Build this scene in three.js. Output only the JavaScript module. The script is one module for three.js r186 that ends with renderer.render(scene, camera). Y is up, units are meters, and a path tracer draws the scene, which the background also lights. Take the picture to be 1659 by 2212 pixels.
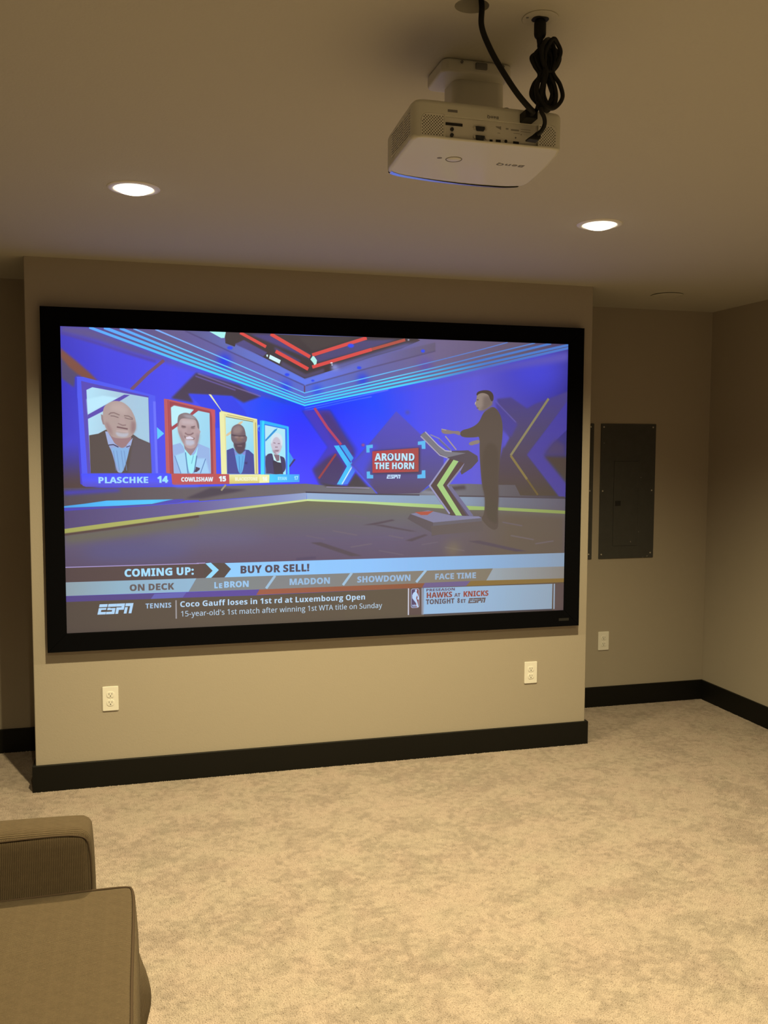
import * as THREE from 'three';
import { RoundedBoxGeometry } from 'three/addons/geometries/RoundedBoxGeometry.js';
import { mergeGeometries, mergeVertices, toCreasedNormals } from 'three/addons/utils/BufferGeometryUtils.js';
import { FontLoader } from 'three/addons/loaders/FontLoader.js';
import { TextGeometry } from 'three/addons/geometries/TextGeometry.js';
import { RectAreaLightUniformsLib } from 'three/addons/lights/RectAreaLightUniformsLib.js';
import { Brush, Evaluator, SUBTRACTION } from 'three-bvh-csg';

// ---------------------------------------------------------------- camera, exposure, light
const scene = new THREE.Scene();
scene.background = new THREE.Color(0x000000);
const camera = new THREE.PerspectiveCamera(58.93, 1659 / 2212, 0.05, 40);
camera.position.set(-0.4756, 1.6058, 4.371);
camera.rotation.set(-0.073, -0.2613, 0.0039, 'YXZ');
const renderer = new THREE.WebGLRenderer({ antialias: true });
renderer.toneMapping = THREE.LinearToneMapping;
renderer.toneMappingExposure = 1;
renderer.shadowMap.enabled = true;
RectAreaLightUniformsLib.init();
const LAMP_COLOUR = new THREE.Color().setRGB(1, 0.83, 0.46);
const LAMP_CANDELA = 21.6, LAMP_ANGLE = 1.23;               // each ceiling lamp
const LAMP_SPOTS = [[-0.487, 1.237], [1.204, 1.215], [-0.487, 3.26], [1.204, 3.26], [-0.487, 5.3], [1.204, 5.3]];
const PICTURE_GLOW = 1;                                    // brightness of the projected picture

// ---------------------------------------------------------------- sizes of the room (metres)
const H = 2.44, BACK = -0.6145, RIGHT = 2.967, LEFT = -3.4, FRONT = 8.6;
const BUMP_L = -0.9698, BUMP_R = 1.8236, BASE_H = 0.1244, BASE_T = 0.0142;
const SX = -0.8185, SY = 0.741, SW = 2.4908, SH = 1.3933, BORDER = 0.0841, FRAME_T = 0.041;

// ---------------------------------------------------------------- helpers
function mulberry(a) { return () => { a |= 0; a = (a + 0x6d2b79f5) | 0; let t = Math.imul(a ^ (a >>> 15), 1 | a); t = (t + Math.imul(t ^ (t >>> 7), 61 | t)) ^ t; return ((t ^ (t >>> 14)) >>> 0) / 4294967296; }; }
const rnd = mulberry(20191);
const names = new Map();
function numbered(name) { const n = names.get(name) ?? 0; names.set(name, n + 1); return n ? name + '_' + String(n).padStart(3, '0') : name; }
function mesh(name, geo, material, parent = scene) {
  const m = new THREE.Mesh(geo, material); m.name = numbered(name); m.castShadow = m.receiveShadow = true; parent.add(m); return m;
}
function tag(o, label, category, group) { o.userData.label = label; o.userData.category = category; if (group) o.userData.group = group; return o; }
function thing(name, label, category, pos = [0, 0, 0], group) {
  const g = new THREE.Group(); g.name = numbered(name); g.position.set(...pos); scene.add(g); return tag(g, label, category, group);
}
function struct(name, geo, material) { const m = mesh(name, geo, material); m.userData.kind = 'structure'; return m; }
function box(w, h, d, x = 0, y = 0, z = 0, r = 0) {
  const g = r ? new RoundedBoxGeometry(w, h, d, 3, r) : new THREE.BoxGeometry(w, h, d); return g.translate(x, y, z);
}
function span(x0, x1, y0, y1, z0, z1, r = 0) { return box(x1 - x0, y1 - y0, z1 - z0, (x0 + x1) / 2, (y0 + y1) / 2, (z0 + z1) / 2, r); }
function boxUV(geo, s = 1) {                               // uv in metres from the direction that each face looks in
  const g = geo.index ? geo.toNonIndexed() : geo, p = g.attributes.position, n = g.attributes.normal, uv = new Float32Array(p.count * 2);
  for (let i = 0; i < p.count; i += 3) {
    let a = 0, b = 0, c = 0; for (let k = 0; k < 3; k++) { a += n.getX(i + k); b += n.getY(i + k); c += n.getZ(i + k); }
    a = Math.abs(a); b = Math.abs(b); c = Math.abs(c);
    for (let k = i; k < i + 3; k++) {
      const x = p.getX(k), y = p.getY(k), z = p.getZ(k);
      const [u, v] = b >= a && b >= c ? [x, z] : a >= c ? [z, y] : [x, y];
      uv[k * 2] = u * s; uv[k * 2 + 1] = v * s;
    }
  }
  g.setAttribute('uv', new THREE.BufferAttribute(uv, 2)); return g;
}
function merge(list) { return mergeGeometries(list.map((g) => { const q = g.index ? g.toNonIndexed() : g; if (!q.attributes.uv) q.setAttribute('uv', new THREE.BufferAttribute(new Float32Array(q.attributes.position.count * 2), 2)); return q; })); }
function tube(points, radius, segments = 64, sides = 10, closed = false) {
  return new THREE.TubeGeometry(new THREE.CatmullRomCurve3(points.map((p) => new THREE.Vector3(...p)), closed), segments, radius, sides, closed);
}
function extrude(shape, depth, bevel = 0, segments = 3, curve = 24) {
  return new THREE.ExtrudeGeometry(shape, { depth: depth - 2 * bevel, bevelEnabled: bevel > 0, bevelSize: bevel, bevelThickness: bevel, bevelOffset: -bevel, bevelSegments: segments, curveSegments: curve }).translate(0, 0, bevel);
}
function roundRect(w, h, r) {
  const s = new THREE.Shape(), x = -w / 2, y = -h / 2;
  s.moveTo(x + r, y); s.lineTo(x + w - r, y); s.absarc(x + w - r, y + r, r, -Math.PI / 2, 0); s.lineTo(x + w, y + h - r); s.absarc(x + w - r, y + h - r, r, 0, Math.PI / 2);
  s.lineTo(x + r, y + h); s.absarc(x + r, y + h - r, r, Math.PI / 2, Math.PI); s.lineTo(x, y + r); s.absarc(x + r, y + r, r, Math.PI, Math.PI * 1.5); return s;
}
// tiling value noise
function tileNoise(seed) {
  const r = mulberry(seed), tab = new Float32Array(65536); for (let i = 0; i < 65536; i++) tab[i] = r();
  return (x, y, period) => {
    const xi = Math.floor(x), yi = Math.floor(y), fx = x - xi, fy = y - yi, m = (v) => ((v % period) + period) % period;
    const x0 = m(xi), x1 = m(xi + 1), y0 = m(yi), y1 = m(yi + 1), sx = fx * fx * (3 - 2 * fx), sy = fy * fy * (3 - 2 * fy);
    const at = (a, b) => tab[(a * 131 + b * 7919 + ((a * b) & 255) * 17) & 65535];
    return (at(x0, y0) * (1 - sx) + at(x1, y0) * sx) * (1 - sy) + (at(x0, y1) * (1 - sx) + at(x1, y1) * sx) * sy;
  };
}
function dataTexture(size, fill, srgb, channels = 4) {
  const d = new Uint8Array(size * size * channels);
  for (let y = 0; y < size; y++) for (let x = 0; x < size; x++) { const v = fill(x, y); const o = (y * size + x) * channels; for (let c = 0; c < channels; c++) d[o + c] = c === 3 ? 255 : Math.max(0, Math.min(255, v[c])); }
  const t = new THREE.DataTexture(d, size, size, channels === 1 ? THREE.RedFormat : THREE.RGBAFormat);
  t.wrapS = t.wrapT = THREE.RepeatWrapping; t.magFilter = THREE.LinearFilter; t.minFilter = THREE.LinearMipmapLinearFilter; t.generateMipmaps = true;
  if (srgb) t.colorSpace = THREE.SRGBColorSpace; t.needsUpdate = true; return t;
}
const lin = (r, g, b) => new THREE.Color().setRGB(r, g, b);
const toS = (v) => 255 * (v <= 0.0031308 ? v * 12.92 : 1.055 * Math.pow(v, 1 / 2.4) - 0.055);

// ---------------------------------------------------------------- materials
const nA = tileNoise(11), nB = tileNoise(23), nC = tileNoise(37), nD = tileNoise(53);
// rolled wall paint: fine orange-peel relief; one tile is 0.5 m
const paintBump = dataTexture(512, (x, y) => { const u = x / 512, v = y / 512; const h = 0.5 * nA(u * 96, v * 96, 96) + 0.35 * nB(u * 190, v * 190, 190) + 0.15 * nC(u * 40, v * 40, 40); return [h * 255, h * 255, h * 255]; });
paintBump.repeat.set(2, 2);
const wallPaint = new THREE.MeshPhysicalMaterial({ color: lin(0.38, 0.335, 0.275), roughness: 0.72, bumpMap: paintBump, bumpScale: 0.0003, specularIntensity: 0.6 });
const ceilingPaint = new THREE.MeshStandardMaterial({ color: lin(0.5, 0.475, 0.40), roughness: 0.95, bumpMap: paintBump, bumpScale: 0.0004 });
const blackTrim = new THREE.MeshPhysicalMaterial({ color: lin(0.0062, 0.0058, 0.0045), roughness: 0.5, specularIntensity: 0.45, bumpMap: paintBump, bumpScale: 0.0002 });
// carpet: one tile is 3.2 m; blotches painted in as the shading of leaning pile, tufts, fibres
const CARPET = 3.2;
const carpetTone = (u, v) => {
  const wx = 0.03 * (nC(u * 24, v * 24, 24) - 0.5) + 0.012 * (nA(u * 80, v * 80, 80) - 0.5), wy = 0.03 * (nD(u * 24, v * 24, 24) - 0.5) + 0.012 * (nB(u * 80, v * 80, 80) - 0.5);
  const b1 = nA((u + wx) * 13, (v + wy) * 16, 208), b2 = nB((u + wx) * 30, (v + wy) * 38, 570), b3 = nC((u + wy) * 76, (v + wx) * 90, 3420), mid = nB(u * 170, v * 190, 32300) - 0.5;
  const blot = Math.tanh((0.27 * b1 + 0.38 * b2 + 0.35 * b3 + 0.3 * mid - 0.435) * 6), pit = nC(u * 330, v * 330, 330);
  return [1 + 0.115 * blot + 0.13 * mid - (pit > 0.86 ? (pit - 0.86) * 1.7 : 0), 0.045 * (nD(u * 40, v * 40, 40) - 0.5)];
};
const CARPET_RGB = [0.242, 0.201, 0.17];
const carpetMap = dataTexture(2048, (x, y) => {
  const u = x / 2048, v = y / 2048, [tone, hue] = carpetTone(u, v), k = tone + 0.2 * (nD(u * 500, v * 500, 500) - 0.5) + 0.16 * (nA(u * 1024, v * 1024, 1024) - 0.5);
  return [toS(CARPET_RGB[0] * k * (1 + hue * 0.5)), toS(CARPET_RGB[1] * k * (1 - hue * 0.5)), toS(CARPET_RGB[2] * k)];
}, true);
const carpetBump = dataTexture(2048, (x, y) => { const u = x / 2048, v = y / 2048; const h = 0.45 * nD(u * 500, v * 500, 500) + 0.25 * nA(u * 1024, v * 1024, 1024) + 0.3 * nB(u * 110, v * 110, 110); return [h * 255, h * 255, h * 255]; });
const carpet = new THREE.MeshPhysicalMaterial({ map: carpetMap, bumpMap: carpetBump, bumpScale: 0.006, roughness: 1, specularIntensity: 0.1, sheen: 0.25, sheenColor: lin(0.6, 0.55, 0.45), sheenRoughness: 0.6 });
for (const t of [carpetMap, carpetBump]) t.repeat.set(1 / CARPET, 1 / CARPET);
const whitePlastic = new THREE.MeshPhysicalMaterial({ color: lin(0.8, 0.78, 0.72), roughness: 0.35 });
const projectorWhite = new THREE.MeshPhysicalMaterial({ color: lin(0.61, 0.6, 0.52), roughness: 0.42, specularIntensity: 0.5, clearcoat: 0.22, clearcoatRoughness: 0.1 });
const matteWhite = new THREE.MeshPhysicalMaterial({ color: lin(0.66, 0.64, 0.57), roughness: 0.5 });
const darkSlot = new THREE.MeshStandardMaterial({ color: lin(0.012, 0.012, 0.012), roughness: 0.8 });
const blackRubber = new THREE.MeshPhysicalMaterial({ color: lin(0.009, 0.009, 0.008), roughness: 0.55, specularIntensity: 0.45 });
const velvet = new THREE.MeshPhysicalMaterial({ color: lin(0.0026, 0.0026, 0.0034), roughness: 1, specularIntensity: 0.1 });
const steelScrew = new THREE.MeshStandardMaterial({ color: lin(0.6, 0.58, 0.54), roughness: 0.35, metalness: 0.9 });
const greyPrint = new THREE.MeshStandardMaterial({ color: lin(0.16, 0.155, 0.15), roughness: 0.6 });

// ---------------------------------------------------------------- room shell
{
  const wt = 0.12;
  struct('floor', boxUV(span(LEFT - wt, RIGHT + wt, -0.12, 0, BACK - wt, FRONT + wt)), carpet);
  struct('wall_back', boxUV(span(LEFT - wt, RIGHT + wt, 0, H, BACK - wt, BACK)), wallPaint);
  struct('wall_right', boxUV(span(RIGHT, RIGHT + wt, 0, H, BACK, FRONT)), wallPaint);
  struct('wall_left', boxUV(span(LEFT - wt, LEFT, 0, H, BACK, FRONT)), wallPaint);
  struct('wall_front', boxUV(span(LEFT - wt, RIGHT + wt, 0, H, FRONT, FRONT + wt)), wallPaint);
  // the boxed-out wall that carries the screen, its two outer corners eased
  const s = new THREE.Shape(), r = 0.005;                  // plan: x, -z
  s.moveTo(BUMP_L, -BACK); s.lineTo(BUMP_R, -BACK); s.lineTo(BUMP_R, r); s.absarc(BUMP_R - r, r, r, 0, -Math.PI / 2, true); s.lineTo(BUMP_L + r, 0); s.absarc(BUMP_L + r, r, r, -Math.PI / 2, -Math.PI, true); s.lineTo(BUMP_L, -BACK);
  struct('wall_screen', boxUV(new THREE.ExtrudeGeometry(s, { depth: H, bevelEnabled: false, curveSegments: 6 }).rotateX(-Math.PI / 2)), wallPaint);
  // ceiling with its real openings: six lamps and the cable hole
  const c = new THREE.Shape();                             // plan: x, z
  c.moveTo(LEFT - wt, BACK - wt); c.lineTo(RIGHT + wt, BACK - wt); c.lineTo(RIGHT + wt, FRONT + wt); c.lineTo(LEFT - wt, FRONT + wt); c.closePath();
  for (const [x, z] of LAMP_SPOTS) { const h = new THREE.Path(); h.absarc(x, z, 0.07, 0, Math.PI * 2, true); c.holes.push(h); }
  const hole = new THREE.Path(); hole.absellipse(0.144, 2.686, 0.033, 0.03, 0, Math.PI * 2, true, 0.1); c.holes.push(hole);
  struct('ceiling', boxUV(new THREE.ExtrudeGeometry(c, { depth: 0.1, bevelEnabled: false, curveSegments: 20 }).rotateX(Math.PI / 2).translate(0, H + 0.1, 0)), ceilingPaint);
  struct('ceiling_deck', span(LEFT - wt, RIGHT + wt, H + 0.16, H + 0.2, BACK - wt, FRONT + wt), darkSlot);
  // flat black baseboards with an eased top edge
  const b = (name, list) => struct(name, boxUV(merge(list.map((a) => span(...a, 0.003)))), blackTrim);
  b('baseboard_screen', [[BUMP_L - BASE_T, BUMP_R + BASE_T, -0.01, BASE_H, 0.0001, BASE_T]]);
  b('baseboard_screen_right', [[BUMP_R, BUMP_R + BASE_T, -0.01, BASE_H, BACK + BASE_T, 0]]);
  b('baseboard_screen_left', [[BUMP_L - BASE_T, BUMP_L, -0.01, BASE_H, BACK + BASE_T, 0]]);
  b('baseboard_back_right', [[BUMP_R, RIGHT, -0.01, BASE_H, BACK, BACK + BASE_T]]);
  b('baseboard_back_left', [[LEFT, BUMP_L, -0.01, BASE_H, BACK, BACK + BASE_T]]);
  b('baseboard_right', [[RIGHT - BASE_T, RIGHT, -0.01, BASE_H, BACK + BASE_T, FRONT]]);
  b('baseboard_left', [[LEFT, LEFT + BASE_T, -0.01, BASE_H, BACK + BASE_T, FRONT]]);
}

// ---------------------------------------------------------------- ceiling lamps
const lampGlow = new THREE.MeshStandardMaterial({ color: lin(0.9, 0.9, 0.88), roughness: 0.5, emissive: lin(1, 0.9, 0.68), emissiveIntensity: 3.2 });
function recessedLight(x, z, label, group) {
  const t = thing('recessed_light', label, 'ceiling light', [x, H, z], group);
  const P = (list) => list.map(([a, b]) => new THREE.Vector2(a, b));
  mesh('trim_ring', new THREE.LatheGeometry(P([[0.0625, 0.002], [0.063, -0.003], [0.068, -0.0045], [0.078, -0.004], [0.0845, -0.0015], [0.085, 0.0]]), 48), whitePlastic, t);
  mesh('housing', new THREE.LatheGeometry(P([[0.0625, 0.002], [0.065, 0.05], [0.001, 0.055]]), 32), whitePlastic, t);
  mesh('lens', new THREE.LatheGeometry(P([[0.0001, -0.02], [0.015, -0.0192], [0.03, -0.0168], [0.045, -0.0122], [0.055, -0.007], [0.0625, 0.001], [0.06, 0.004], [0.0001, 0.004]]), 40), lampGlow, t).castShadow = false;  // dome deepened to make the glow taller, standing in for bloom
  const s = new THREE.SpotLight(LAMP_COLOUR, LAMP_CANDELA, 0, LAMP_ANGLE, 1, 2);
  s.position.set(0, -0.012, 0); s.target.position.set(0, -1, 0); s.castShadow = true; s.shadow.radius = 1.2; s.shadow.mapSize.set(1024, 1024); s.shadow.camera.near = 0.03; s.shadow.bias = -0.0004;
  s.name = numbered('lamp_beam'); t.add(s, s.target); s.target.name = numbered('lamp_aim');
  return t;
}
recessedLight(...LAMP_SPOTS[0], 'glowing round recessed light in the ceiling, left of the projector');
recessedLight(...LAMP_SPOTS[1], 'glowing round recessed light in the ceiling, to the right of the projector');
for (const p of LAMP_SPOTS.slice(2)) recessedLight(...p, 'round recessed ceiling light out of view behind the projector', 'ceiling lights nearer than the photo shows');

// unlit round fixture flush in the ceiling of the right recess
{
  const t = thing('ceiling_fixture', 'unlit flat round white fixture on the ceiling near the back right corner', 'ceiling fixture', [2.333, H, -0.117]);
  const P = (list) => list.map(([a, b]) => new THREE.Vector2(a, b));
  mesh('neck', new THREE.LatheGeometry(P([[0.068, 0.004], [0.068, -0.005]]), 48), greyPrint, t);  // grey colour stands in for the shadow gap between ring and ceiling
  mesh('trim_ring', new THREE.LatheGeometry(P([[0.068, -0.0036], [0.086, -0.0034], [0.0865, -0.0045], [0.08, -0.008], [0.073, -0.0085], [0.07, -0.006]]), 48), ceilingPaint, t);
  mesh('cover', new THREE.LatheGeometry(P([[0.0001, -0.0065], [0.07, -0.0065], [0.071, -0.003]]), 48), ceilingPaint, t);
}

// ---------------------------------------------------------------- projected picture
const picture = (() => {
  const W = 1920, HH = 1074, cv = document.createElement('canvas'); cv.width = W; cv.height = HH;
  const x = cv.getContext('2d');
  const path = (p) => { x.beginPath(); for (let i = 0; i < p.length; i += 2) i ? x.lineTo(p[i], p[i + 1]) : x.moveTo(p[0], p[1]); };
  const soft = (b) => { x.filter = b ? 'blur(' + b * 1.5 + 'px)' : 'none'; };
  const F = (c, p, b = 0) => { soft(b); x.fillStyle = c; path(p); x.closePath(); x.fill(); soft(0); };
  const K = (c, p, b = 0) => {                               // the same with rounded outline
    soft(b); x.fillStyle = c; x.beginPath(); const n = p.length / 2, mx = (i) => (p[(i % n) * 2] + p[((i + 1) % n) * 2]) / 2, my = (i) => (p[(i % n) * 2 + 1] + p[((i + 1) % n) * 2 + 1]) / 2;
    x.moveTo(mx(0), my(0)); for (let i = 1; i <= n; i++) x.quadraticCurveTo(p[(i % n) * 2], p[(i % n) * 2 + 1], mx(i), my(i)); x.fill(); soft(0);
  };
  const S = (c, w, p, b = 0) => { soft(b); x.strokeStyle = c; x.lineWidth = w * 1.6; x.lineJoin = 'miter'; path(p); x.stroke(); soft(0); };
  const O = (c, a, b2, rx, ry, b = 0) => { soft(b); x.fillStyle = c; x.beginPath(); x.ellipse(a, b2, rx, ry, 0, 0, Math.PI * 2); x.fill(); soft(0); };
  const L = (a, b2, c, d, stops) => { const g = x.createLinearGradient(a, b2, c, d); for (const [k, s] of stops) g.addColorStop(k, s); return g; };
  const T = (s, c, a, b2, w, cap, bold = 1, b = 0) => {
    soft(b); x.save(); const size = cap / 0.714; x.font = (bold >= 1 ? 'bold ' : '') + size + 'px sans-serif'; x.textBaseline = 'alphabetic'; x.fillStyle = c;
    x.translate(a, b2); x.scale(w / x.measureText(s).width, 1); x.fillText(s, 0, 0);
    if (bold >= 2) { x.strokeStyle = c; x.lineWidth = size * (bold >= 3 ? 0.08 : 0.035); x.strokeText(s, 0, 0); }
    x.restore(); soft(0);
  };
  const N = (c, a, b2, w, h) => {                            // the sports network's slanted four-letter mark, cut by a line
    x.save(); x.translate(a, b2); x.transform(1, 0, -0.22 * h / h, 1, 0.2 * h, 0); x.fillStyle = c; const k = (w - 0.2 * h) / 4, r = (u0, u1, v0, v1) => x.fillRect(u0 * k, v0 * h, (u1 - u0) * k, (v1 - v0) * h);
    r(0, 0.95, 0, 0.29); r(0, 0.34, 0.37, 1); r(0, 0.9, 0.37, 0.56); r(0, 0.95, 0.76, 1);
    r(1.03, 2.0, 0, 0.29); r(1.03, 1.36, 0.37, 0.56); r(1.03, 1.98, 0.42, 0.6); r(1.62, 1.98, 0.42, 1); r(0.98, 1.98, 0.76, 1);
    r(2.0, 3.0, 0, 0.29); r(2.08, 2.42, 0.37, 1); r(2.08, 2.98, 0.37, 0.62); r(2.66, 3.0, 0, 0.62);
    r(3.08, 4.0, 0, 0.29); r(3.08, 3.42, 0.37, 1); r(3.66, 4.0, 0.2, 1); x.restore();
  };
  const B = (a, b2, w, h) => {                               // the league's emblem: a white figure between blue and red
    x.save(); x.translate(a, b2); const R = w * 0.22;
    const rr = (i) => { x.beginPath(); x.roundRect(i, i, w - 2 * i, h - 2 * i, R - i * 0.5); };
    x.fillStyle = '#b8c4e0'; rr(0); x.fill(); rr(w * 0.06); x.save(); x.clip(); x.fillStyle = '#5c4c6c'; x.fillRect(0, 0, w, h); x.fillStyle = '#84504c'; x.fillRect(w * 0.55, 0, w, h); x.restore();
    x.fillStyle = '#b8d4f4'; const u = (p) => { x.beginPath(); for (let i = 0; i < p.length; i += 2) i ? x.lineTo(p[i] * w, p[i + 1] * h) : x.moveTo(p[0] * w, p[1] * h); x.closePath(); x.fill(); };
    x.beginPath(); x.ellipse(0.6 * w, 0.11 * h, 0.12 * w, 0.07 * h, 0, 0, 7); x.fill();
    u([0.45, 0.16, 0.65, 0.16, 0.82, 0.3, 0.95, 0.46, 0.84, 0.5, 0.72, 0.36, 0.62, 0.5, 0.78, 0.7, 0.92, 0.96, 0.72, 0.96, 0.62, 0.76, 0.34, 0.6, 0.16, 0.5, 0.14, 0.34, 0.28, 0.22]);
    x.beginPath(); x.ellipse(0.86 * w, 0.52 * h, 0.11 * w, 0.065 * h, 0, 0, 7); x.fill();
    x.font = 'bold ' + h * 0.13 + 'px sans-serif'; x.fillText('NBA', 0.15 * w, 0.93 * h); x.restore();
  };
  F(L(-5,231,1920,193,[[0, "#4844c0"], [0.08, "#504ee0"], [0.2, "#5656f4"], [0.3, "#4a5afa"], [0.42, "#2f52ff"], [0.5, "#1347ff"], [0.58, "#3652ff"], [0.68, "#5556ee"], [0.8, "#625cd2"], [0.9, "#5048a6"], [1, "#3e3678"]]),[-15,-23,1944,-102,1973,1196,-41,1094]);  // blue brightens mid-width and dims rightwards: projector hot spot painted in
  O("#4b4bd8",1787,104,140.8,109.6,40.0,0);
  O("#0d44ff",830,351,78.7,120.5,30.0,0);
  F(L(-204,392,-209,551,[[0, "#4b48cc"], [0.45, "#4e4690"], [0.8, "#5a4a50"], [1, "#5b4a44"]]),[-40,399,107,358,102,602,-44,601],9.0);
  F("#5d5474",[-1,91,64,161,47,173,41,209,-1,177],2.0);
  F("#84584c",[-1,71,4,79,54,121,97,160,122,187,72,177,26,139,-1,105],2.0);
  F("#655a90",[1,-1,95,0,421,125,605,184,851,268,690,223,569,185,465,144,348,110,234,81,122,44,1,19],5.0);
  S("#5a4a9c",4,[1,22,122,55,234,89,319,113],2.0);
  S("#7c5a70",7,[233,213,290,155,347,107]);
  F("#554a5c",[459,148,611,190,647,213,690,229,628,253,586,230,431,224,448,256,370,241,453,154],2.0);
  F("#4650ee",[431,224,586,230,634,284,652,344,522,346,469,262],1.0);
  S("#8a7ab8",2,[465,151,611,202,690,228],1.0);
  S("#7a6cc0",2,[456,160,599,208],1.0);
  F(L(90,84,1919,28,[[0, "#5d4f92"], [0.15, "#6a608c"], [0.3, "#6a6ab8"], [0.45, "#6478d8"], [0.55, "#6b6cae"], [0.7, "#74688c"], [0.88, "#665a70"], [1, "#504468"]]),[92,-1,421,112,853,256,854,254,1363,146,1552,100,1921,11,1945,-83,77,-27]);
  F(L(422,8,1362,10,[[0, "#64608c"], [0.25, "#6a78cc"], [0.45, "#6880f0"], [0.55, "#6c7ce6"], [0.8, "#6f6aa0"], [1, "#6a6078"]]),[313,-30,505,1,561,32,600,42,855,160,854,160,1110,74,1362,11,1362,44,1110,112,857,186,852,185,600,78,422,1],1.0);
  S("#544a78",2,[422,1,600,78,852,185],1.0);
  S("#5a5070",2,[857,186,1110,112,1362,44],1.0);
  S("#6a5070",3,[853,186,853,214]);
  F("#4a4244",[561,3,564,40,597,51,602,39,855,161,854,160,955,128,1110,74,1225,39,1301,5,1288,-1,854,2,564,-1]);
  F("#5a5488",[597,42,630,26,715,69,700,84],1.0);
  F("#544c80",[649,4,722,2,877,73,871,86],2.0);
  F("#58507e",[740,47,839,96,833,102,746,62],2.0);
  F("#56507a",[882,81,1045,14,1208,5,1110,40,904,99],2.0);
  F("#4f4748",[829,7,1045,3,883,59],2.0);
  F("#5a526e",[768,98,858,144,896,131,927,121,927,136,855,160,764,116],2.0);
  F("#6a6aa8",[955,110,1026,89,1241,20,1308,14,1110,74,987,124],4.0);
  F("#8f98d8",[958,106,971,106,986,123,955,128],4.0);
  S("#e0544e",7,[617,0,711,48]);
  S("#e0544e",8,[728,1,874,80]);
  S("#e0544e",8,[746,63,867,125]);
  S("#dc5450",8,[882,73,1090,3]);
  S("#dc5450",8,[882,117,1110,45]);
  S("#b4584c",7,[1110,45,1241,5]);
  F("#aef6f4",[505,-1,566,-1,561,21,549,22]);
  F("#d6fbff",[725,76,765,95,760,108,721,90]);
  F("#d6fbff",[712,76,718,76,717,85,712,83]);
  F("#b8f4ec",[875,89,884,76,890,78,900,92,898,105,890,110,886,102]);
  O("#e8f2ff",955,100,4.8,2.2,0.0,0);
  O("#e8f2ff",957,107,3.2,1.5,0.0,0);
  O("#d0d8ff",1254,5,3.3,2.2,1.0,0);
  O("#3c52f4",580,56,10.5,6.0,1.0,0);
  O("#3c52f4",788,147,8.7,5.5,1.0,0);
  O("#3c52f4",884,167,6.3,3.7,1.0,0);
  O("#3c52f4",1029,34,12.2,7.5,1.0,0);
  O("#3c52f4",1061,115,8.8,5.6,1.0,0);
  O("#3c52f4",1312,45,8.1,6.3,1.0,0);
  O("#2440ff",560,104,22.5,24.1,9.0,0);
  O("#2440ff",783,192,14.0,20.0,9.0,0);
  O("#2440ff",900,202,12.7,14.0,9.0,0);
  O("#2440ff",1074,158,16.3,18.8,9.0,0);
  O("#5a48c0",1322,100,20.2,19.1,12.0,0);
  F(L(95,0,1937,0,[[0, "#62aaff"], [0.25, "#52d8ff"], [0.42, "#52d8ff"], [0.62, "#52d8ff"], [0.8, "#4f7ccc"], [1, "#4f7ccc"]]),[95,-5,421,109,853,256,1363,144,1552,99,1937,6,1937,16,1552,108,1363,152,853,262,421,118,95,5]);
  F(L(144,0,1937,0,[[0, "#62aaff"], [0.25, "#52d8ff"], [0.42, "#52d8ff"], [0.62, "#52d8ff"], [0.8, "#4f7ccc"], [1, "#4f7ccc"]]),[144,-7,421,94,853,246,1363,130,1552,85,1937,-6,1937,4,1552,94,1363,137,853,252,421,103,144,5]);
  F(L(197,0,1846,0,[[0, "#62aaff"], [0.25, "#52d8ff"], [0.42, "#52d8ff"], [0.62, "#52d8ff"], [0.8, "#4f7ccc"], [1, "#4f7ccc"]]),[197,-6,421,81,853,237,1363,116,1552,69,1846,-5,1846,4,1552,78,1363,123,853,242,421,89,197,4]);
  F(L(243,0,1777,0,[[0, "#74b4ff"], [0.25, "#66d8ff"], [0.42, "#66d8ff"], [0.62, "#66d8ff"], [0.8, "#5a84d0"], [1, "#5a84d0"]]),[243,-4,421,66,853,228,1362,104,1552,54,1777,-3,1777,2,1552,59,1362,109,853,232,421,71,243,2]);
  F(L(318,0,1660,0,[[0, "#80b0ff"], [0.25, "#6cc4ff"], [0.42, "#6cc4ff"], [0.62, "#6cc4ff"], [0.8, "#6080cc"], [1, "#6080cc"]]),[318,-4,422,38,853,211,1362,80,1551,30,1660,-1,1660,3,1551,34,1362,84,853,215,422,43,318,2]);
  S("#7a86ff",2,[854,270,1045,226,1176,195],1.0);
  S("#6a7cff",2,[853,279,1013,242,1110,222],1.0);
  F("#5f58b8",[1176,205,1363,159,1552,110,1921,30,1922,64,1553,123,1363,167],6.0);
  F("#5248c4",[840,277,890,276,950,275,1048,446,1012,556,908,555,881,497,939,414,846,285],2.0);
  F("#564680",[903,281,948,281,1048,424,1048,446,989,402,961,381],6.0);
  F("#554470",[972,435,939,452,884,498,908,547,911,555,978,556,1012,487],4.0);
  F("#564858",[1029,435,1045,446,1034,430],2.0);
  F("#4f4450",[1048,509,1108,573,1012,564],2.0);
  S("#b8506e",6,[890,268,939,340,992,404]);
  S("#9c4c50",5,[972,439,906,531]);
  F("#55c8ff",[964,408,989,407,1040,454,1026,474]);
  F("#4aa8f4",[989,407,1007,405,1040,454,1029,471]);
  F("#50c4ff",[964,408,986,407,1037,475,1034,487,995,556,975,554,1014,486]);
  F("#4a84f4",[1034,487,1048,501,1017,553,995,556]);
  S("#2c4cb0",3,[986,408,1029,471]);
  S("#c8ecff",3,[1034,487,995,553]);
  F(L(1207,280,1209,594,[[0, "#5e58c8"], [0.4, "#5c54b0"], [0.7, "#5c5490"], [1, "#5e5068"]]),[1207,276,1321,378,1399,451,1400,525,1302,594,1131,593,1029,479,1099,402],1.0);
  F("#5656d8",[1029,479,1099,407,1136,402,1088,501,1108,568,1085,540],6.0);
  S("#5a60f0",3,[1034,485,1134,592],1.0);
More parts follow.
